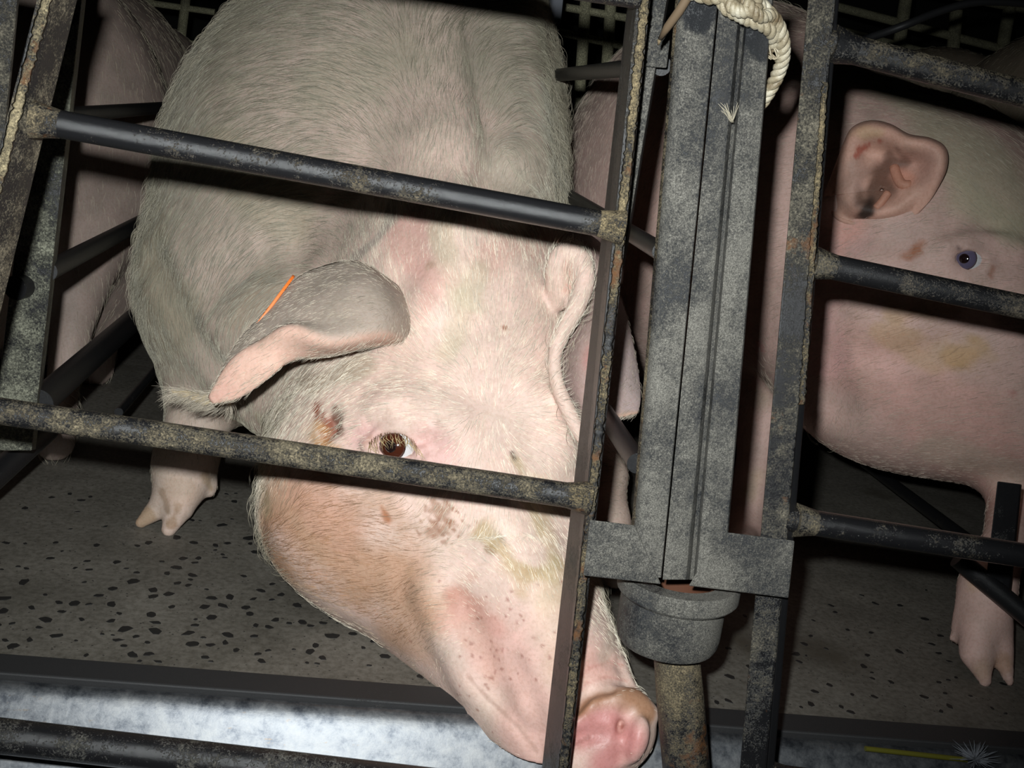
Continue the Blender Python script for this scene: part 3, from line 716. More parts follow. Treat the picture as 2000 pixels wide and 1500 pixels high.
    pinks = [vis.at(*p)[0] for p in ((800, 480), (830, 550), (760, 880), (820, 880))]
    def near(p, c, r): return smooth01(1.3-np.min([np.linalg.norm(p-k, axis=1) for k in c], 0)/r)
    face = ((V[:nb]-CC)*N[:nb]).sum(1)
    dens = np.clip(1.35-(pz[:nb]-1.1)*.7, .15, 1.4)*np.where(face < .1, 1.0, .18)*np.where(V[:nb, 1] > 2.0, .2, 1)*np.where(V[:nb, 2] < .05, .2, 1)
    dens *= np.where(V[:nb, 1] > 1.3, np.interp(V[:nb, 2], [.04, .16], [.25, 1]), 1); dens *= (1-near(v, sn, .055))*(1-.8*near(v, muz, .06))*(1-.65*near(v, pinks, .035))
    rim3 = np.array([P(p[0], p[1], p[2]) for p in rp]); dens *= np.where(np.min([np.linalg.norm(v-p, axis=1) for p in rim3], 0) < .020, .7, 1)
    # keep the eye free of bristles
    dens *= np.linalg.norm(v-P(778, 870, es), axis=1) > .030
    def length(p): return np.where(p[:, 1] > 1.30, np.interp(p[:, 2], [.03, .15, .25], [.25, .5, 1]), 1.0)*np.interp(p[:, 1], [.9, 1.05, 1.25, 1.5], [.007, .013, .018, .026])*(1-.5*near(p, muz, .07))*(1-.4*near(p, pinks, .04))
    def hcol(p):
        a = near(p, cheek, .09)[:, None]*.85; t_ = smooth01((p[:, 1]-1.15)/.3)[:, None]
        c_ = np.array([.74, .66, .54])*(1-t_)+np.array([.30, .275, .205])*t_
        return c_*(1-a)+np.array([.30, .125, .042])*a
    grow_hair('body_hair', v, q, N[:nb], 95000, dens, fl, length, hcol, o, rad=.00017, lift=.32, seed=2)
    # longer fringe on the ears, jowl and throat
    d2 = np.zeros(nb); edge = np.abs(face/np.linalg.norm(V[:nb]-CC, axis=1)); d2 = np.where((edge < .35) & (pz[:nb] < 1.75) & (V[:nb, 2] > .06) & ~((V[:nb, 1] > 1.31) & (V[:nb, 2] < .27)), 1.0, 0.0)*(1-near(v, sn, .06))
    grow_hair('fringe_hair', v, q, N[:nb], 9000, d2, fl, lambda p: np.interp(p[:, 1], [.98, 1.12], [.008, .026]), lambda p: np.tile([.44, .39, .29], (len(p), 1)), o, rad=.00015, lift=.8, seed=5)
    qe = np.vstack([q1, q2+len(v1), q4+len(v1)+len(v2)]); ve = V[o1:]; ne = N[o1:]
    de = np.concatenate([np.where(uv1[:, 1] > .93, 2.2, .5), np.where(uv2[:, 0] > .95, 3.0, .45), np.full(len(v4), 3.0)])
    grow_hair('ear_hair', ve, qe, ne, 8000, de, lambda p, n: np.tile(-.75*CR-.55*CU, (len(p), 1)), lambda p: np.where(np.linalg.norm(p-P(375, 772, 1.235), axis=1) < .045, .022, .010), lambda p: np.tile([.55, .48, .38], (len(p), 1)), o, rad=.00013, lift=.5, seed=6)
    return o
sow = main_sow()
# ------------------------------------------------------------------ the neighbouring sows
def right_sow():
    b = Body((.24, 1.02, -.02), (1.36, 3.0, .92), .0056); X, Y, Z = np.eye(3); lean = radians(6)
    Ux = cos(lean)*X-sin(lean)*Z; Uz = sin(lean)*X+cos(lean)*Z
    b.ell(P(1390, 395, 1.95), (Ux, Y, Uz), (.275, .36, .335), .05)
    b.ell(P(1340, 350, 2.35), (Ux, Y, Uz), (.27, .46, .32), .08)
    b.C([(1430, 330, 1.85, 270), (1600, 430, 1.70, 290), (1720, 500, 1.64, 290)], .10)
    b.E(1800, 560, 1.60, 270, 345, .17, 12, .08)
    b.E(1740, 640, 1.60, 215, 240, .15, 0, .08)
    b.C([(1860, 520, 1.58, 215), (1990, 640, 1.54, 225), (2180, 800, 1.47, 160), (2320, 900, 1.42, 105)], .08)
    b.E(1960, 760, 1.58, 230, 185, .14, 15, .08)
    b.E(2370, 945, 1.39, 60, 90, .05, 30, .03)
    # creases: behind the jowl, over the eye, neck rolls
    b.crease([(1600, 460), (1595, 600), (1590, 720), (1610, 800)], 40, -.7, .05, True, 10)
    for w in ([(1640, 420), (1700, 460), (1760, 470)], [(1680, 560), (1760, 590), (1850, 600)], [(1700, 700), (1800, 690), (1900, 640)]): b.crease(w, 16, -.7, .03, True, 10)
    b.crease([(1850, 480), (1890, 462), (1940, 468), (1990, 490)], 14, .4, .02, False, 10)
    b.crease([(1845, 455), (1890, 440), (1950, 446)], 7, -.4, .01, True, 10)
    es = b.surf(1890, 505); b.E(1890, 505, es-.002, 38, 21, .016, 12, .010, True)
    b.crease([(1852, 506), (1868, 490), (1895, 484), (1918, 497), (1936, 516)], 6, .2, .008, False, 12)
    b.crease([(1854, 510), (1875, 522), (1905, 525), (1934, 520)], 5, .3, .008, False, 12)
    b.crease([(1936, 520), (1942, 540)], 5, -.3, .008, True, 4)
    # ear canal and its pink lumps
    # fore legs
    b.C([(1580, 700, 1.80, 150), (1500, 800, 1.76, 62), (1480, 900, 1.74, 42), (1458, 1000, 1.72, 36), (1452, 1060, 1.70, 36)], .05)
    a = onZ(1450, 1130); b.cap([P(1452, 1050, 1.70), a+np.array([0, .03, .03])], [.028, .026], .03); b.cap([a+np.array([0, .03, .03]), a+np.array([-.02, -.01, .015])], [.022, .017], .01); b.cap([a+np.array([0, .03, .03]), a+np.array([.025, -.01, .015])], [.022, .017], .01)
    b.C([(2000, 850, 1.66, 110), (1985, 950, 1.55, 50), (1965, 1050, 1.45, 42), (1930, 1150, 1.40, 50)], .04)
    b.C([(1926, 1150, 1.40, 48), (1925, 1210, 1.385, 46)], .02)
    b.C([(1912, 1220, 1.380, 37), (1908, 1275, 1.366, 34), (1924, 1332, 1.354, 13)], .012)
    b.C([(1950, 1225, 1.385, 27), (1955, 1275, 1.37, 25), (1972, 1332, 1.357, 10)], .010)
    b.C([(1892, 1180, 1.40, 22), (1872, 1215, 1.398, 14), (1862, 1248, 1.396, 10)], .012)
    for sx in (-1, 1):
        hx = np.array([.62+sx*.14, 2.5, 0]); b.cap([hx+[0, .0, .42], hx+[sx*.02, -.06, .30], hx+[sx*.01, .10, .17], hx+[0, .06, .05], hx+[0, .03, .025]], [.14, .10, .045, .035, .036], .05)
    v, q = b.mesh(); v = relax(v, q, 2)
    # a cupped leaf: rim of the cup traced round, drawn down to the ear hole in the middle
    rimp = catmull([(1606, 384, 0), (1630, 330, 0), (1648, 284, 0), (1666, 250, 0), (1700, 237, 0), (1738, 244, 0), (1775, 264, 0), (1818, 272, 0), (1846, 290, 0), (1848, 325, 0), (1832, 362, 0), (1806, 404, 0), (1770, 434, 0), (1720, 446, 0), (1670, 440, 0), (1630, 424, 0), (1606, 384, 0)], 61)
    base = b.surf(1700, 425)
    gx, gy = [a.ravel() for a in np.meshgrid(np.linspace(1610, 1850, 8), np.linspace(245, 440, 8))]
    gd = np.array([b.surf(x, y) or np.nan for x, y in zip(gx, gy)]); ok = ~np.isnan(gd)
    qf = lambda x, y: np.array([1+0*x, (x-1720)/100, (y-340)/100, ((x-1720)/100)**2, ((y-340)/100)**2, (x-1720)*(y-340)/1e4]).T
    cf = np.linalg.lstsq(qf(gx[ok], gy[ok]), gd[ok], rcond=None)[0]
    bsurf = lambda x, y: float(qf(np.float64(x), np.float64(y)) @ cf)
    earR = []
    for k, (x, y, _) in enumerate(rimp):
        row = []; t_ = k/60; up_ = float(smooth01(1.25-abs(t_-.36)/.34))
        for f, h in ((1.0, .046), (.93, .062), (.80, .052), (.58, .015), (.32, .003), (.03, .001)):
            cx, cy = 1722+(x-1722)*f, 372+(y-372)*f
            row.append((cx, cy, bsurf(cx, cy)-.003-h*((-.22+1.22*up_) if f > .6 else (.4+.6*up_))))
        earR.append(row)
    v1, q1, uv1 = sheet(earR, 110, 30, lambda u, w: .006*np.minimum(1, w*9+.35))
    o1 = len(v); V = np.vstack([v, v1]); Q = np.vstack([q, q1+o1]); lump = []
    for pts, r in (([(1745, 322), (1752, 345), (1762, 360), (1782, 362)], 10), ([(1736, 374), (1722, 394), (1710, 408)], 8)):
        pv = [P(x, y, bsurf(x, y)-.009) for x, y in pts]; a, c = tube_arr([p for p in catmull(pv, 12)], [.4*r*1.43/FOC]+[r*1.43/FOC]*10+[.4*r*1.43/FOC], 12); Q = np.vstack([Q, c+len(V)]); V = np.vstack([V, a]); lump.append(len(a))
    N = vnormals(V, Q); vis = Vis(v, N[:o1])
    t = smooth01((v[:, 1]-1.6)/.3)[:, None]
    col = np.tile(np.array([.55, .395, .355]), (len(V), 1)); col[:o1] = np.array([.55, .395, .355])*(1-t)+np.array([.46, .36, .325])*t
    col *= (1+.07*vnoise(V, 30, 15)+.05*vnoise(V, 90, 16))[:, None]
    L = [([(1700, 720), (1800, 800), (1950, 860)], 130, (.66, .38, .34), .5, 20), ([(1640, 480), (1600, 700)], 60, (.62, .38, .37), .5, 20),
         ([(1660, 440), (1640, 500)], 40, (.66, .37, .31), .6, 40), ([(1760, 180), (1880, 290), (1960, 400)], 85, (.47, .45, .33), .7, 20), ([(1880, 400), (1960, 440)], 50, (.45, .43, .31), .6, 20),
         ([(1720, 650), (1800, 690), (1900, 690)], 34, (.52, .36, .20), .55, 90), ([(1740, 610), (1850, 600)], 22, (.53, .36, .21), .5, 90), ([(1860, 700), (1900, 690)], 24, (.46, .29, .12), .6, 120),
         ([(1785, 490)], 16, (.33, .13, .07), .9, 140), ([(1770, 495), (1800, 480)], 12, (.38, .17, .10), .7, 140), ([(1940, 525), (1938, 540)], 7, (.34, .13, .08), .7, 0), ([(1872, 487), (1868, 483)], 3.5, (.08, .05, .05), .9, 0),
         ([(1820, 880), (1980, 920)], 40, (.50, .44, .36), .5, 20), ([(1500, 760), (1480, 780)], 30, (.46, .38, .30), .6, 20), ([(1750, 190)], 4, (.06, .05, .05), .9, 0), ([(1980, 770)], 9, (.45, .2, .18), .6, 0),
         ([(1900, 1140), (1940, 1120)], 26, (.50, .37, .22), .5, 40), ([(1915, 1310)], 20, (.40, .28, .19), .5, 60), ([(1960, 1290)], 18, (.42, .27, .18), .6, 60), ([(1485, 680)], 16, (.62, .30, .28), .6, 60), ([(1470, 930), (1460, 960)], 24, (.48, .40, .26), .5, 40)]
    marks(v, vis, col[:o1], L)
    u, w = uv1[:, 0], uv1[:, 1]; c = np.tile(np.array([.58, .36, .29]), (len(v1), 1)); ex, ey, _ = proj(v1)
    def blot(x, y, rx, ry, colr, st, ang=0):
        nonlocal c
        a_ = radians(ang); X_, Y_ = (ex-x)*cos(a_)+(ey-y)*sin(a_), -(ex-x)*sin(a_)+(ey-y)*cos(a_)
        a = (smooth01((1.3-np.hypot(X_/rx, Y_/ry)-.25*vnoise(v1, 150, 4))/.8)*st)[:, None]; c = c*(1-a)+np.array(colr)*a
    blot(1690, 258, 34, 16, (.56, .40, .24), .6); blot(1780, 330, 60, 38, (.46, .29, .25), .5); blot(1672, 350, 26, 60, (.40, .27, .23), .6, 20); blot(1722, 360, 34, 78, (.12, .06, .04), .92, 35); blot(1690, 410, 19, 26, (.03, .02, .016), .97, 20); blot(1765, 350, 26, 20, (.60, .30, .22), .7, 20)  # shading inside the cup and the dark ear canal are painted as colour
    for x, y, r_ in ((1678, 292, 9), (1690, 288, 6), (1672, 303, 6), (1718, 276, 5), (1698, 282, 4)): blot(x, y, r_, r_, (.38, .09, .06), .75)
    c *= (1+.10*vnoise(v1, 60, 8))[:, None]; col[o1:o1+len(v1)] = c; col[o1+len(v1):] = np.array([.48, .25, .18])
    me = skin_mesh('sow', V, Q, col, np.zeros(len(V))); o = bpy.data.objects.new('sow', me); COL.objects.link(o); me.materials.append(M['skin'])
    tag(o, 'pinkish sow in the right stall showing one ear and a violet eye', 'pig')
    eyeball(o, P(1890, 506, es+.0190), .0205, -ray(1890, 505)+np.array([-.30, 0, 0]), M['iris_dark'], M['eye_white'], .70)
    G = [(1560, 200, -.9, .2), (1560, 450, -.95, .1), (1550, 650, -.9, .3), (1700, 180, -.9, -.1), (1850, 260, -.7, -.6), (1950, 380, -.6, -.7), (1800, 440, -.9, .2), (1760, 560, -1, .25), (1850, 650, -1, .35), (1700, 700, -.9, .3), (1900, 800, -.95, .3), (1750, 830, -.8, .5), (1640, 800, -.5, .8), (1180, 200, -.5, .8), (1120, 350, -.2, 1), (1920, 1150, -.1, 1)]
    fl = guided(vis, G); _, _, pz = proj(v); face = ((v-CC)*N[:o1]).sum(1)
    dens = np.where(face < .1, 1.0, .15)*np.where(v[:, 1] > 2.1, .2, 1)*(np.linalg.norm(v-P(1890, 505, es), axis=1) > .026)
    def hc(p):
        a = np.clip(1-np.min([np.linalg.norm(p-vis.at(*k)[0], axis=1) for k in ((1780, 660), (1860, 650), (1880, 700), (1760, 600))], 0)/.08, 0, 1)[:, None]*.8
        g_ = np.clip(1-np.min([np.linalg.norm(p-vis.at(*k)[0], axis=1) for k in ((1780, 190), (1880, 290), (1950, 420))], 0)/.12, 0, 1)[:, None]*.8
        c_ = np.array([.46, .37, .30])*(1-a)+np.array([.40, .22, .09])*a; return c_*(1-g_)+np.array([.36, .355, .25])*g_
    grow_hair('body_hair', v, q, N[:o1], 45000, dens, fl, lambda p: .015*np.interp(p[:, 2], [.03, .15, .25], [.25, .5, 1]), hc, o, rad=.00016, lift=.3, seed=7)
    dens *= np.interp(v[:, 2], [.04, .2], [.2, 1])
    d2 = np.where((np.abs(face/np.linalg.norm(v-CC, axis=1)) < .35) & (v[:, 2] > .2), 1.0, 0.0)
    grow_hair('fringe_hair', v, q, N[:o1], 2500, d2, fl, lambda p: np.full(len(p), .026), lambda p: np.tile([.50, .46, .34], (len(p), 1)), o, rad=.00014, lift=.7, seed=8)
    return o
right_sow()

def dim_sow(label, parts, legs, lo, hi, G, nh, tint, seed):
    b = Body(lo, hi, .009); X, Y, Z = np.eye(3)
    for c, r, k in parts: b.ell(c, (X, Y, Z), r, k)
    for pts, rad in legs: b.cap(pts, rad, .04)
    v, q = b.mesh(); v = relax(v, q, 2); n = vnormals(v, q)
    col = np.tile(np.array(tint), (len(v), 1))*(1+.10*vnoise(v, 20, seed)+.05*vnoise(v, 70, seed+1))[:, None]
    me = skin_mesh('sow', v, q, col, np.zeros(len(v))); o = bpy.data.objects.new('sow', me); COL.objects.link(o); me.materials.append(M['skin']); tag(o, label, 'pig')
    vis = Vis(v, n)
    grow_hair('body_hair', v, q, n, nh, np.where(((v-CC)*n).sum(1) < .1, 1.0, .1), guided(vis, G), lambda p: np.full(len(p), .022), lambda p: np.tile([.46, .40, .30], (len(p), 1)), o, rad=.0002, lift=.3, seed=seed)
    return o
c = P(85, 330, 1.98)
def legset(x, y0, y1, zt, r=.04):
    out = []
    for y in (y0, y1):
        for s in (-1, 1):
            p = np.array([x+s*.12, y, 0]); out.append(([p+[0, 0, zt], p+[0, 0, .2], p+[0, -.01, .06], p+[0, -.03, .026]], [.10, .045, .032, .034]))
    return out
lg = legset(c[0], c[1]-.02, c[1]+.9, c[2]-.12)
lg.append(([P(165, 470, 1.86), P(140, 640, 1.80), P(122, 760, 1.78), onZ(105, 900)+np.array([0, 0, .03])], [.07, .034, .026, .03]))
hd = c+np.array([-.05, -.34, -.10])
dim_sow('dim pink sow at the far left, mostly hidden by the left gate post', [(c, (.225, .28, .36), .05), (c+np.array([-.03, .45, .02]), (.225, .5, .34), .08), (c+np.array([-.03, .95, 0]), (.21, .32, .31), .08), (hd, (.15, .22, .19), .10), (hd+np.array([-.03, -.18, -.12]), (.085, .14, .10), .08)], lg, (-1.05, 1.35, -.02), (-.12, 3.45, .92), [(180, 100, -.3, 1), (200, 400, .1, 1), (200, 600, .1, 1)], 9000, (.40, .325, .29), 31)
c = P(2060, 330, 2.55)
dim_sow('dark olive back of a sow beyond the pinker one, at the right edge', [(c, (.26, .40, .32), .05), (c+np.array([.02, .7, 0]), (.25, .45, .30), .10), (c+np.array([-.02, -.38, -.12]), (.16, .22, .2), .08), (c+np.array([-.02, -.60, -.22]), (.08, .15, .10), .08)], legset(c[0], c[1]-.15, c[1]+.9, c[2]-.12), (c[0]-.35, c[1]-.85, -.02), (c[0]+.35, c[1]+1.25, .95), [(1950, 240, -.6, .6), (1990, 300, -.4, .8)], 5000, (.40, .34, .26), 41)
# ------------------------------------------------------------------ stall gates, dividers and the post between them
GY = .87
def prism(name, T, Bt, mat, parent, bevel=.0012, **kw):
    """bar through 4 (or more) corner lines: T and Bt list (x, y, Y) for the upper and lower end"""
    return obj(name, MB().loft([[onY(*p) for p in T], [onY(*p) for p in Bt]]), mat, parent, bevel=bevel, **kw)
def rail(name, a, b, r, mat, parent, n=20, wob=0.0):
    """pipe between two world points"""
    a, b = np.asarray(a, float), np.asarray(b, float); m = 9; rr = random.Random(name+str(a[0]))
    pts = [a+(b-a)*t for t in np.linspace(0, 1, m)]
    return obj(name, MB().tube(pts, r, n), mat, parent, smooth=True, sharp=50)
def weld(p, ax, r, parent, mat):
    """lumpy weld collar where a rail meets an upright"""
    ax = nrm(ax); pts = [np.asarray(p)+ax*t for t in (-.014, -.007, 0, .006)]
    return obj('weld', MB().tube(pts, [r*1.02, r*1.13, r*1.27, r*1.38], 16), mat, parent, smooth=True, sharp=60)

# left gate
g1 = thing('stall_gate', 'left stall gate of black pipe rails across the sow with the ear tag', 'gate', onY(640, 1450, GY))
rl = [((108, -178), (1250, -10), .0105), ((72, 234), (1206, 443), .0104), ((-60, 794), (1142, 972), .0108)]
for k, (a, b_, r) in enumerate(rl):
    A, B_ = onY(*a, GY), onY(*b_, GY)
    rail('rail', A, B_, r, M['rail_dirty'] if k == 2 else M['rail'], g1)
    if k: weld(B_-nrm(B_-A)*.002, B_-A, r, g1, M['edge'])
weld(onY(80, 236, GY), onY(72, 234, GY)-onY(1206, 443, GY), .0104, g1, M['mustard'])
rail('rail', onY(-150, 1420, GY), onY(1098, 1562, GY), .0150, painted_steel('foot_rail_dirt', .30, dirt=(.16, .15, .125), rough=.2), g1)['label'] = 'foot rail just above the trough'
FB = .052
up = prism('upright', [(1250, -60, GY), (1277, -60, GY), (1272, -60, GY+FB*.35), (1234, -70, GY+FB)], [(1078, 1640, GY), (1099, 1640, GY), (1096, 1640, GY+.03), (1042, 1640, GY+FB)], M['face'], g1)
up['label'] = 'flat bar upright with a crusted rusty front edge'
# crust of dried feed built up along the front edge
def crust(parent, x0, y0, x1, y1, Y, w, n, mat, seed, part='crust'):
    r = random.Random(seed); mb = MB()
    rings = []
    for i in range(n):
        t = i/(n-1); x = x0+(x1-x0)*t; y = y0+(y1-y0)*t; h = w*(.8+.35*r.random())
        off = r.uniform(-1.5, 1.5); q = r.uniform(.0006, .0030)
        rings.append([onY(x+off-h, y, Y+.0005), onY(x+off-h*.6, y, Y-q), onY(x+off+h*.6, y, Y-q*.9), onY(x+off+h, y, Y+.0005)])
    mb.loft(rings); return obj(part, mb, mat, parent, smooth=True)
crust(g1, 1264, -40, 1088, 1620, GY-.0006, 10, 260, M['edge'], 5)
# the left-hand upright: an angle iron
ang = prism('upright', [(86, -60, GY-.012), (112, -60, GY-.012), (166, -60, GY+.026), (150, -60, GY+.034), (104, -60, GY+.004)], [(-122, 760, GY-.012), (-98, 760, GY-.012), (-40, 780, GY+.026), (-60, 780, GY+.034), (-106, 770, GY+.004)], painted_steel('angle_dirt', .38, dirt=(.20, .165, .11)), g1)
ang['label'] = 'angle iron upright with a mustard edge'
crust(g1, 101, -40, -96, 700, GY-.0128, 12, 110, M['mustard_edge'], 8)

# left divider: post and rails going back between the two left stalls
d1 = thing('stall_divider', 'dark pipe divider beside the dim sow at the far left', 'divider', onZ(20, 1010))
prism('post', [(96, -80, 1.22), (168, -70, 1.22), (176, -70, 1.27), (104, -80, 1.27)], [(-18, 880, 1.22), (62, 880, 1.22), (70, 878, 1.27), (-10, 878, 1.27)], painted_steel('divider_post_dirt', .5, dirt=(.20, .20, .15)), d1)
prism('plate', [(-60, -80, .95), (40, -60, .95), (44, -60, .96), (-56, -80, .96)], [(-110, 420, .95), (-6, 400, .95), (-2, 400, .96), (-106, 420, .96)], M['upright'], d1)
for (x, y, Y, r, L_) in ((112, 226, 1.245, .0088, .9), (92, 530, 1.245, .0110, .9), (75, 788, 1.245, .0165, .9), (232, 805, 1.50, .0060, .7)):
    A = onY(x, y, Y); rail('rail', A, A+np.array([.0, L_, 0.0]), r, M['rail_dark'], d1)
rail('rail', onY(-70, 985, 1.20), onY(92, 838, 1.36), .015, M['rail_dark'], d1)['label'] = 'bottom rail of the divider'
for x, y, r in ((48, 560, .022),):
    A = onY(x, y, 1.22); rail('bolt', A+np.array([0, .01, 0]), A+np.array([-.006, -.012, 0]), r*.6, M['rail_dark'], d1)

# middle divider behind the feed post
d2 = thing('stall_divider', 'dark pipe divider between the two large sows, behind the dusty channel', 'divider', onZ(1180, 1240))
prism('post', [(1262, -60, .93), (1312, -60, .93), (1316, -60, .965), (1268, -60, .965)], [(1208, 520, .93), (1216, 520, .93), (1220, 520, .965), (1212, 520, .965)], M['dust'], d2)
prism('joint_plate', [(1244, 60, .922), (1310, 66, .922), (1310, 66, .93), (1244, 60, .93)], [(1236, 128, .922), (1302, 133, .922), (1302, 133, .93), (1236, 128, .93)], M['dust'], d2)
for (x, y, Y, r, L_) in ((1292, 128, .95, .0085, .86), (1292, 492, .95, .0085, .58), (1245, 905, .95, .0100, .17), (1262, 1205, .95, .0110, .22)):
    A = onY(x, y, Y); rail('rail', A, A+np.array([.0, L_, 0.0]), r, M['rail_dark'], d2)
A = onY(1080, 20, 2.3); prism('far_post', [(1062, -60, 2.3), (1106, -60, 2.3), (1106, -60, 2.34), (1062, -60, 2.34)], [(1000, 560, 2.3), (1044, 560, 2.3), (1044, 560, 2.34), (1000, 560, 2.34)], plain('bluish_steel', (.16, .17, .20), .6), d2)

# feed post: socket on a floor pipe, channel halves stand in it
PY = .835
ch = thing('locking_channel', 'grey dusty steel channel standing upright between the gates, split by a seam', 'channel', onY(1360, 1140, PY))
def extr(name, prof_top, prof_bot, mat, parent):
    """sheet profile (x, y, Y) swept from top to bottom, closed behind"""
    n = 24; rings = []
    for t in np.linspace(0, 1, n):
        rings.append([(1-t)*onY(*a)+t*onY(*b_) for a, b_ in zip(prof_top, prof_bot)])
    return obj(name, MB().loft(rings), mat, parent, smooth=True, sharp=32)
def line(xa, ya, xb, yb): return lambda y: xa+(y-ya)/(yb-ya)*(xb-xa)
seam = line(1404, 0, 1292, 1135); le = line(1318, 40, 1236, 1020); re = line(1508, 40, 1424, 1040)
LP = [(0, .045), (0.0, .020), (.06, .010), (.16, .0045), (.30, .0012), (.46, 0), (.70, .0003), (.96, .0012), (.985, .003), (.985, .014), (.5, .03)]
def left_ring(y, dy=0): return [(le(y)+f*(seam(y)-le(y)), y+dy, PY+q) for f, q in LP]
RP = [(.015, .014), (.015, .0022), (.05, .0008), (.30, .0005), (.38, .0025), (.425, .009), (.44, .019), (.50, .021), (.515, .006), (.545, .0012), (.62, -.0010), (.80, -.0012), (.965, .0004), (.985, .003), (.99, .040), (.5, .04)]
def right_ring(y): return [(seam(y)+f*(re(y)-seam(y)), y, PY+q) for f, q in RP]
hl = extr('channel_half', left_ring(-70), left_ring(1128), M['dust'], ch); hl['label'] = 'rounded left half with a mustard crusted flank'
hr = extr('channel_half', right_ring(-40), right_ring(1132), M['dust'], ch); hr['label'] = 'ribbed right half'
fl_ = []
mb = MB(); rr_ = random.Random(12); rings = []
for i in range(160):
    t = i/159; y = -60+1085*t; x = le(y); q = .0006+.0016*rr_.random(); w = 30+5*rr_.random()-9*t
    rings.append([onY(x-1.2, y, PY+.030), onY(x-2, y, PY+.017-q), onY(x+w*.4, y, PY+.0085-q), onY(x+w, y, PY+.0046-q*.6), onY(x+w, y, PY+.012)])
obj('crust', mb.loft(rings), M['mustard'], ch, smooth=True)
prism('tie_plate', [(1152, 1015, PY-.001), (1240, 1026, PY-.001), (1240, 1026, PY+.008), (1152, 1015, PY+.008)], [(1139, 1124, PY-.001), (1291, 1141, PY-.001), (1291, 1141, PY+.008), (1139, 1124, PY+.008)], M['dust'], ch)
prism('tie_plate', [(1408, 1038, PY-.001), (1552, 1056, PY-.001), (1552, 1056, PY+.008), (1408, 1038, PY+.008)], [(1345, 1144, PY-.001), (1540, 1168, PY-.001), (1540, 1168, PY+.008), (1345, 1144, PY+.008)], M['dust'], ch)

fp = thing('feed_post', 'floor post with a flanged socket at its head, under the dusty channel', 'post', onY(1340, 1560, PY+.03))
A, B_ = onY(1321, 1128, PY+.051), onY(1302, 1250, PY+.051); ax = nrm(B_-A); L_ = np.linalg.norm(B_-A)
def lathe(name, prof, o, d, mat, parent, n=40, sharp=35, squash=None):
    a = nrm(np.cross(d, (0, 1, 0))); b_ = np.cross(d, a); rings = []
    for r, h in prof: rings.append([o+d*h+r*(cos(q)*a+sin(q)*b_) for q in np.linspace(0, 2*pi, n, endpoint=False)])
    return obj(name, MB().loft(rings, closed=True), mat, parent, smooth=True, sharp=sharp)
lathe('socket', [(0.0439, .002), (0.0467, .010), (0.0473, .03), (0.0470, L_*.8), (0.0462, L_*.92), (0.0439, L_), (0.0365, L_), (0.0365, .002)], A, ax, M['dust'], fp)
lathe('flange', [(0.0376, -.003), (0.0530, -.003), (0.0549, .000), (0.0549, .012), (0.0530, .0145), (0.0462, .0150), (0.0376, .014)], A+np.array([.003, 0, 0]), ax, M['dust'], fp)['label'] = 'lipped flange with worn reddish rim'
lathe('liner', [(0.0374, .001), (0.0374, L_*.9), (0.0342, L_*.9), (0.0342, .001)], A, ax, M['rustin'], fp)
a0, a1 = onY(1318, 1240, PY+.052), onY(1352, 1640, PY+.052)
obj('pipe', MB().tube([a0+(a1-a0)*t for t in np.linspace(0, 1, 8)], [.0205, .0212, .022, .0222, .0222, .0222, .0222, .0222], 28), M['mustard'], fp, smooth=True, sharp=50)

# right gate
g2 = thing('stall_gate', 'right stall gate of black pipe rails across the pinker sow', 'gate', onY(1750, 1400, GY))
pr3 = prism('upright', [(1583, -60, GY-.010), (1637, -60, GY-.010), (1640, -60, GY+.012), (1588, -60, GY+.012)], [(1432, 1640, GY-.010), (1484, 1640, GY-.010), (1492, 1640, GY+.012), (1440, 1640, GY+.012)], M['upright'], g2, bevel=.002)
prism('side_strip', [(1630, -60, GY-.008), (1644, -60, GY-.004), (1644, -60, GY+.014), (1632, -60, GY+.014)], [(1486, 1640, GY-.008), (1500, 1640, GY-.004), (1500, 1640, GY+.014), (1488, 1640, GY+.014)], M['rail_dark'], g2)
crust(g2, 1612, 160, 1566, 790, GY-.0105, 7, 120, M['edge'], 15)
rails2 = [((1600, 80), (2240, 245), .0112, M['rail_dirty']), ((1562, 508), (2240, 650), .0104, painted_steel('rail_black_rough', .34, dirt=(.16, .13, .09), rough=.35)), ((1530, 1012), (2240, 1122), .0112, M['rail']), ((1470, 1512), (2240, 1612), .0120, M['rail'])]
for k, (a, b_, r, m_) in enumerate(rails2):
    A, B_ = onY(*a, GY), onY(*b_, GY); rail('rail', A, B_, r, m_, g2); weld(A+nrm(B_-A)*.016, A-B_, r, g2, M['rail_dirty'])
obj('upright', MB().loft([[onY(2230, -60, GY), onY(2270, -60, GY), onY(2270, -60, GY+.03), onY(2230, -60, GY+.03)], [onY(2150, 1660, GY), onY(2190, 1660, GY), onY(2190, 1660, GY+.03), onY(2150, 1660, GY+.03)]]), M['upright'], g2, bevel=.001)

# right divider, beyond the right sow's fore leg
d3 = thing('stall_divider', 'dark pipe divider past the fore leg of the pinker sow', 'divider', onZ(1990, 1240))
rail('rail', onY(1870, 1090, 1.16), onY(2120, 1300, 1.10), .012, M['rail_dark'], d3)
prism('post', [(1948, 940, 1.14), (1994, 946, 1.14), (1996, 946, 1.165), (1950, 940, 1.165)], [(1922, 1160, 1.14), (1970, 1165, 1.14), (1974, 1165, 1.165), (1926, 1160, 1.165)], M['rail_dark'], d3)
rail('rail', onY(1690, 905, 1.9), onY(1990, 1130, 1.30), .010, M['rail_dark'], d3)

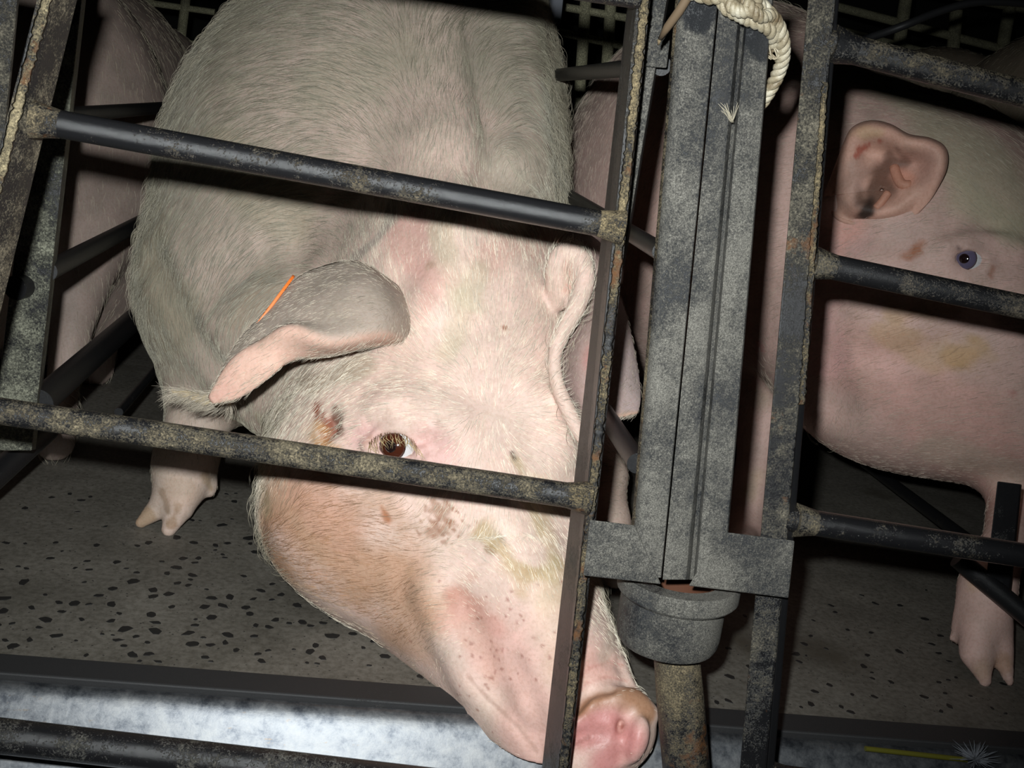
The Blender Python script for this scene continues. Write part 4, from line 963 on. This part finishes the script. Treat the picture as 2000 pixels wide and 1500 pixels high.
# far stalls, almost lost in the dark
def far_frame(label, Y, vs, hs, r):
    t = thing('pig_stall', label, 'stall', onY(vs[0][0], vs[0][1], Y))
    for x0, y0, x1, y1 in vs: rail('post', onY(x0, y0, Y), onY(x1, y1, Y), r*1.5, M['far'], t, n=10)
    for x0, y0, x1, y1 in hs: rail('rail', onY(x0, y0, Y), onY(x1, y1, Y), r, M['far'], t, n=10)
far_frame('faint pale stall frame far back in the dark at the top right corner', 4.3, [(1775, -40, 1722, 320), (1868, 20, 1840, 350), (1975, 0, 1905, 380)], [(1630, 12, 2060, 122), (1640, 60, 2060, 168), (1600, -60, 2060, 30)], .0165)
far_frame('faint pale stall bars far back in the gap between the two large sows', 2.9, [(1146, -30, 1128, 240), (1195, -30, 1178, 240)], [(1080, 60, 1240, 95), (1080, 10, 1240, 38)], .010)
far_frame('faint stall bars far back above the dim sow at the left', 4.1, [(300, -60, 262, 220), (370, -60, 336, 220)], [(210, -6, 420, 24), (210, 60, 420, 92)], .011)
# ------------------------------------------------------------------ rope, cable and other small things
def rope_strands(parent, path, R, mat, turns, n, name='strand'):
    """three strands twisted round a path"""
    pts = catmull(path, n); T = [nrm(pts[min(i+1, n-1)]-pts[max(i-1, 0)]) for i in range(n)]
    up = nrm(np.cross(T[0], (0.3, 1, .2)));
    U_ = []
    for t in T: up = nrm(up-t*(up @ t)); U_.append(up)
    for s in range(3):
        q = []
        for i in range(n):
            a = 2*pi*(s/3+turns*i/(n-1)); w = np.cross(T[i], U_[i]); q.append(pts[i]+R*.52*(cos(a)*U_[i]+sin(a)*w))
        obj(name, MB().tube(q, R*.56, 8), mat, parent, smooth=True)
def rope_mat():
    m, nt, b = mat_new('dirty_cream_rope'); v = geo_vec(nt); n1 = noise(nt, 60, 4, .6, v); n2 = noise(nt, 900, 2, .5, v)
    c = ramp(nt, n1.outputs[0], [(.3, (.14, .10, .055)), (.5, (.33, .28, .19)), (.7, (.52, .48, .38))]); lk(nt, c.outputs[0], b.inputs['Base Color']); b.inputs['Roughness'].default_value = .5; bump(nt, b, n2.outputs[0], .8, .0006); return m
M['rope'] = rope_mat()
rp_ = thing('rope', 'cream braided rope knotted over the head of the dusty channel', 'rope', onY(1440, 30, PY-.02))
q = lambda x, y, d: onY(x, y, PY+d)
rope_strands(rp_, [q(1330, -22, -.006), q(1385, -6, -.012), q(1430, -10, -.014), q(1478, 6, -.012), q(1516, 44, -.006), q(1530, 92, .004), q(1522, 138, .016), q(1498, 185, .030), q(1470, 225, .045)], .0054, M['rope'], 9, 120)
rope_strands(rp_, [q(1405, -14, -.006), q(1418, 14, -.012), q(1442, 28, -.014), q(1462, 38, -.012), q(1492, 50, -.010), q(1510, 66, -.002), q(1508, 88, .012), q(1490, 92, .025)], .0052, M['rope'], 5, 80)
rope_strands(rp_, [q(1432, -24, -.010), q(1428, 8, -.020), q(1448, 22, -.022), q(1476, 14, -.020), q(1470, -14, -.012)], .0050, M['rope'], 4, 70, 'knot_loop')
rope_strands(rp_, [q(1455, -26, -.008), q(1462, 10, -.022), q(1484, 32, -.020), q(1506, 30, -.012), q(1520, 52, -.004)], .0048, M['rope'], 4, 60, 'knot_loop')
mb = MB(); r = random.Random(2)
for k in range(7):
    x, y = 1508+r.uniform(-8, 8), 92; mb.tube(catmull([q(x, y-10, .006), q(x+r.uniform(4, 16), y+12, .004), q(x+r.uniform(-2, 14), y+24, .006), q(x-r.uniform(8, 18), y+10, .010)], 10), .0006, 5)
fr_ = obj('frayed_fibre', mb, M['rope'], rp_, smooth=True); fr_['kind'] = 'stuff'
bd = thing('twine', 'flat brown twine running up the side of the dusty channel to the rope', 'twine', q(1300, 60, .004))
obj('strip', MB().tube([q(1290, 75, .020), q(1304, 52, .010), q(1326, 22, .002), q(1352, -20, -.006)], [.0020, .0032, .0036, .0034], 8), plain('brown_twine', (.12, .08, .045), .8), bd, smooth=True)
obj('strip_end', MB().tube([q(1288, 78, .021), q(1286, 88, .024)], [.0016, .0006], 6), plain('brown_twine_end', (.15, .11, .06), .8), bd, smooth=True)
mb = MB()
for k in range(15):
    x, y = 1428+r.uniform(-5, 5), 236+r.uniform(-3, 4); a = r.uniform(-1.0, .5); L_ = r.uniform(14, 42)
    mb.tube(catmull([q(x, y, -.001), q(x+L_*.5*sin(a), y-L_*.6, -.004), q(x+L_*sin(a)*.8+r.uniform(-5, 5), y-L_*.9, -.005)], 7), [.00025]*5+[.0002, .0001], 5)
tf = obj('fibre_tuft', mb, plain('pale_fibre', (.36, .32, .24), .6), smooth=True); tag(tf, 'small tuft of pale frayed fibre caught in the gap of the dusty channel', 'tuft')
cb = obj('cable', MB().tube(catmull([onY(1640, 88, 2.3), onY(1690, 76, 2.25), onY(1760, 52, 2.2), onY(1830, 24, 2.2), onY(1895, 6, 2.2), onY(1960, 4, 2.2), onY(2080, 14, 2.2)], 40), .008, 10), plain('black_cable', (.03, .03, .032), .5), smooth=True)
tag(cb, 'thin black cable sagging behind the right gate, top right', 'cable')
# yellow tube lying in the right end of the trough, and a puff of white down beside it
A, B_ = onY(1690, 1462, .985), onY(1888, 1484, .985)
yt = obj('tube', MB().tube([A+(B_-A)*t for t in np.linspace(0, 1, 6)], 0.0028, 12), plain('yellow_plastic', (.10, .095, .012), .4), smooth=True, sharp=50); tag(yt, 'thin yellow tube lying along the trough under the pinker sow', 'tube')
mb = MB(); c0 = onY(1905, 1484, .965)
for k in range(150):
    v_ = nrm([r.gauss(0, 1.3), r.gauss(0, 1), abs(r.gauss(0, .8))]); L_ = r.uniform(.006, .020); w_ = np.array([r.gauss(0, .003), r.gauss(0, .003), r.gauss(0, .002)])
    mb.tube(catmull([c0+v_*.001, c0+v_*L_*.5+w_, c0+v_*L_+w_*2.2], 6), [.0005, .0005, .0004, .0004, .0003, .0001], 4)
ft = obj('down_tuft', mb, plain('white_down', (.16, .17, .19), .9), smooth=True); tag(ft, 'puff of white down on the trough near the bottom right corner', 'feather')
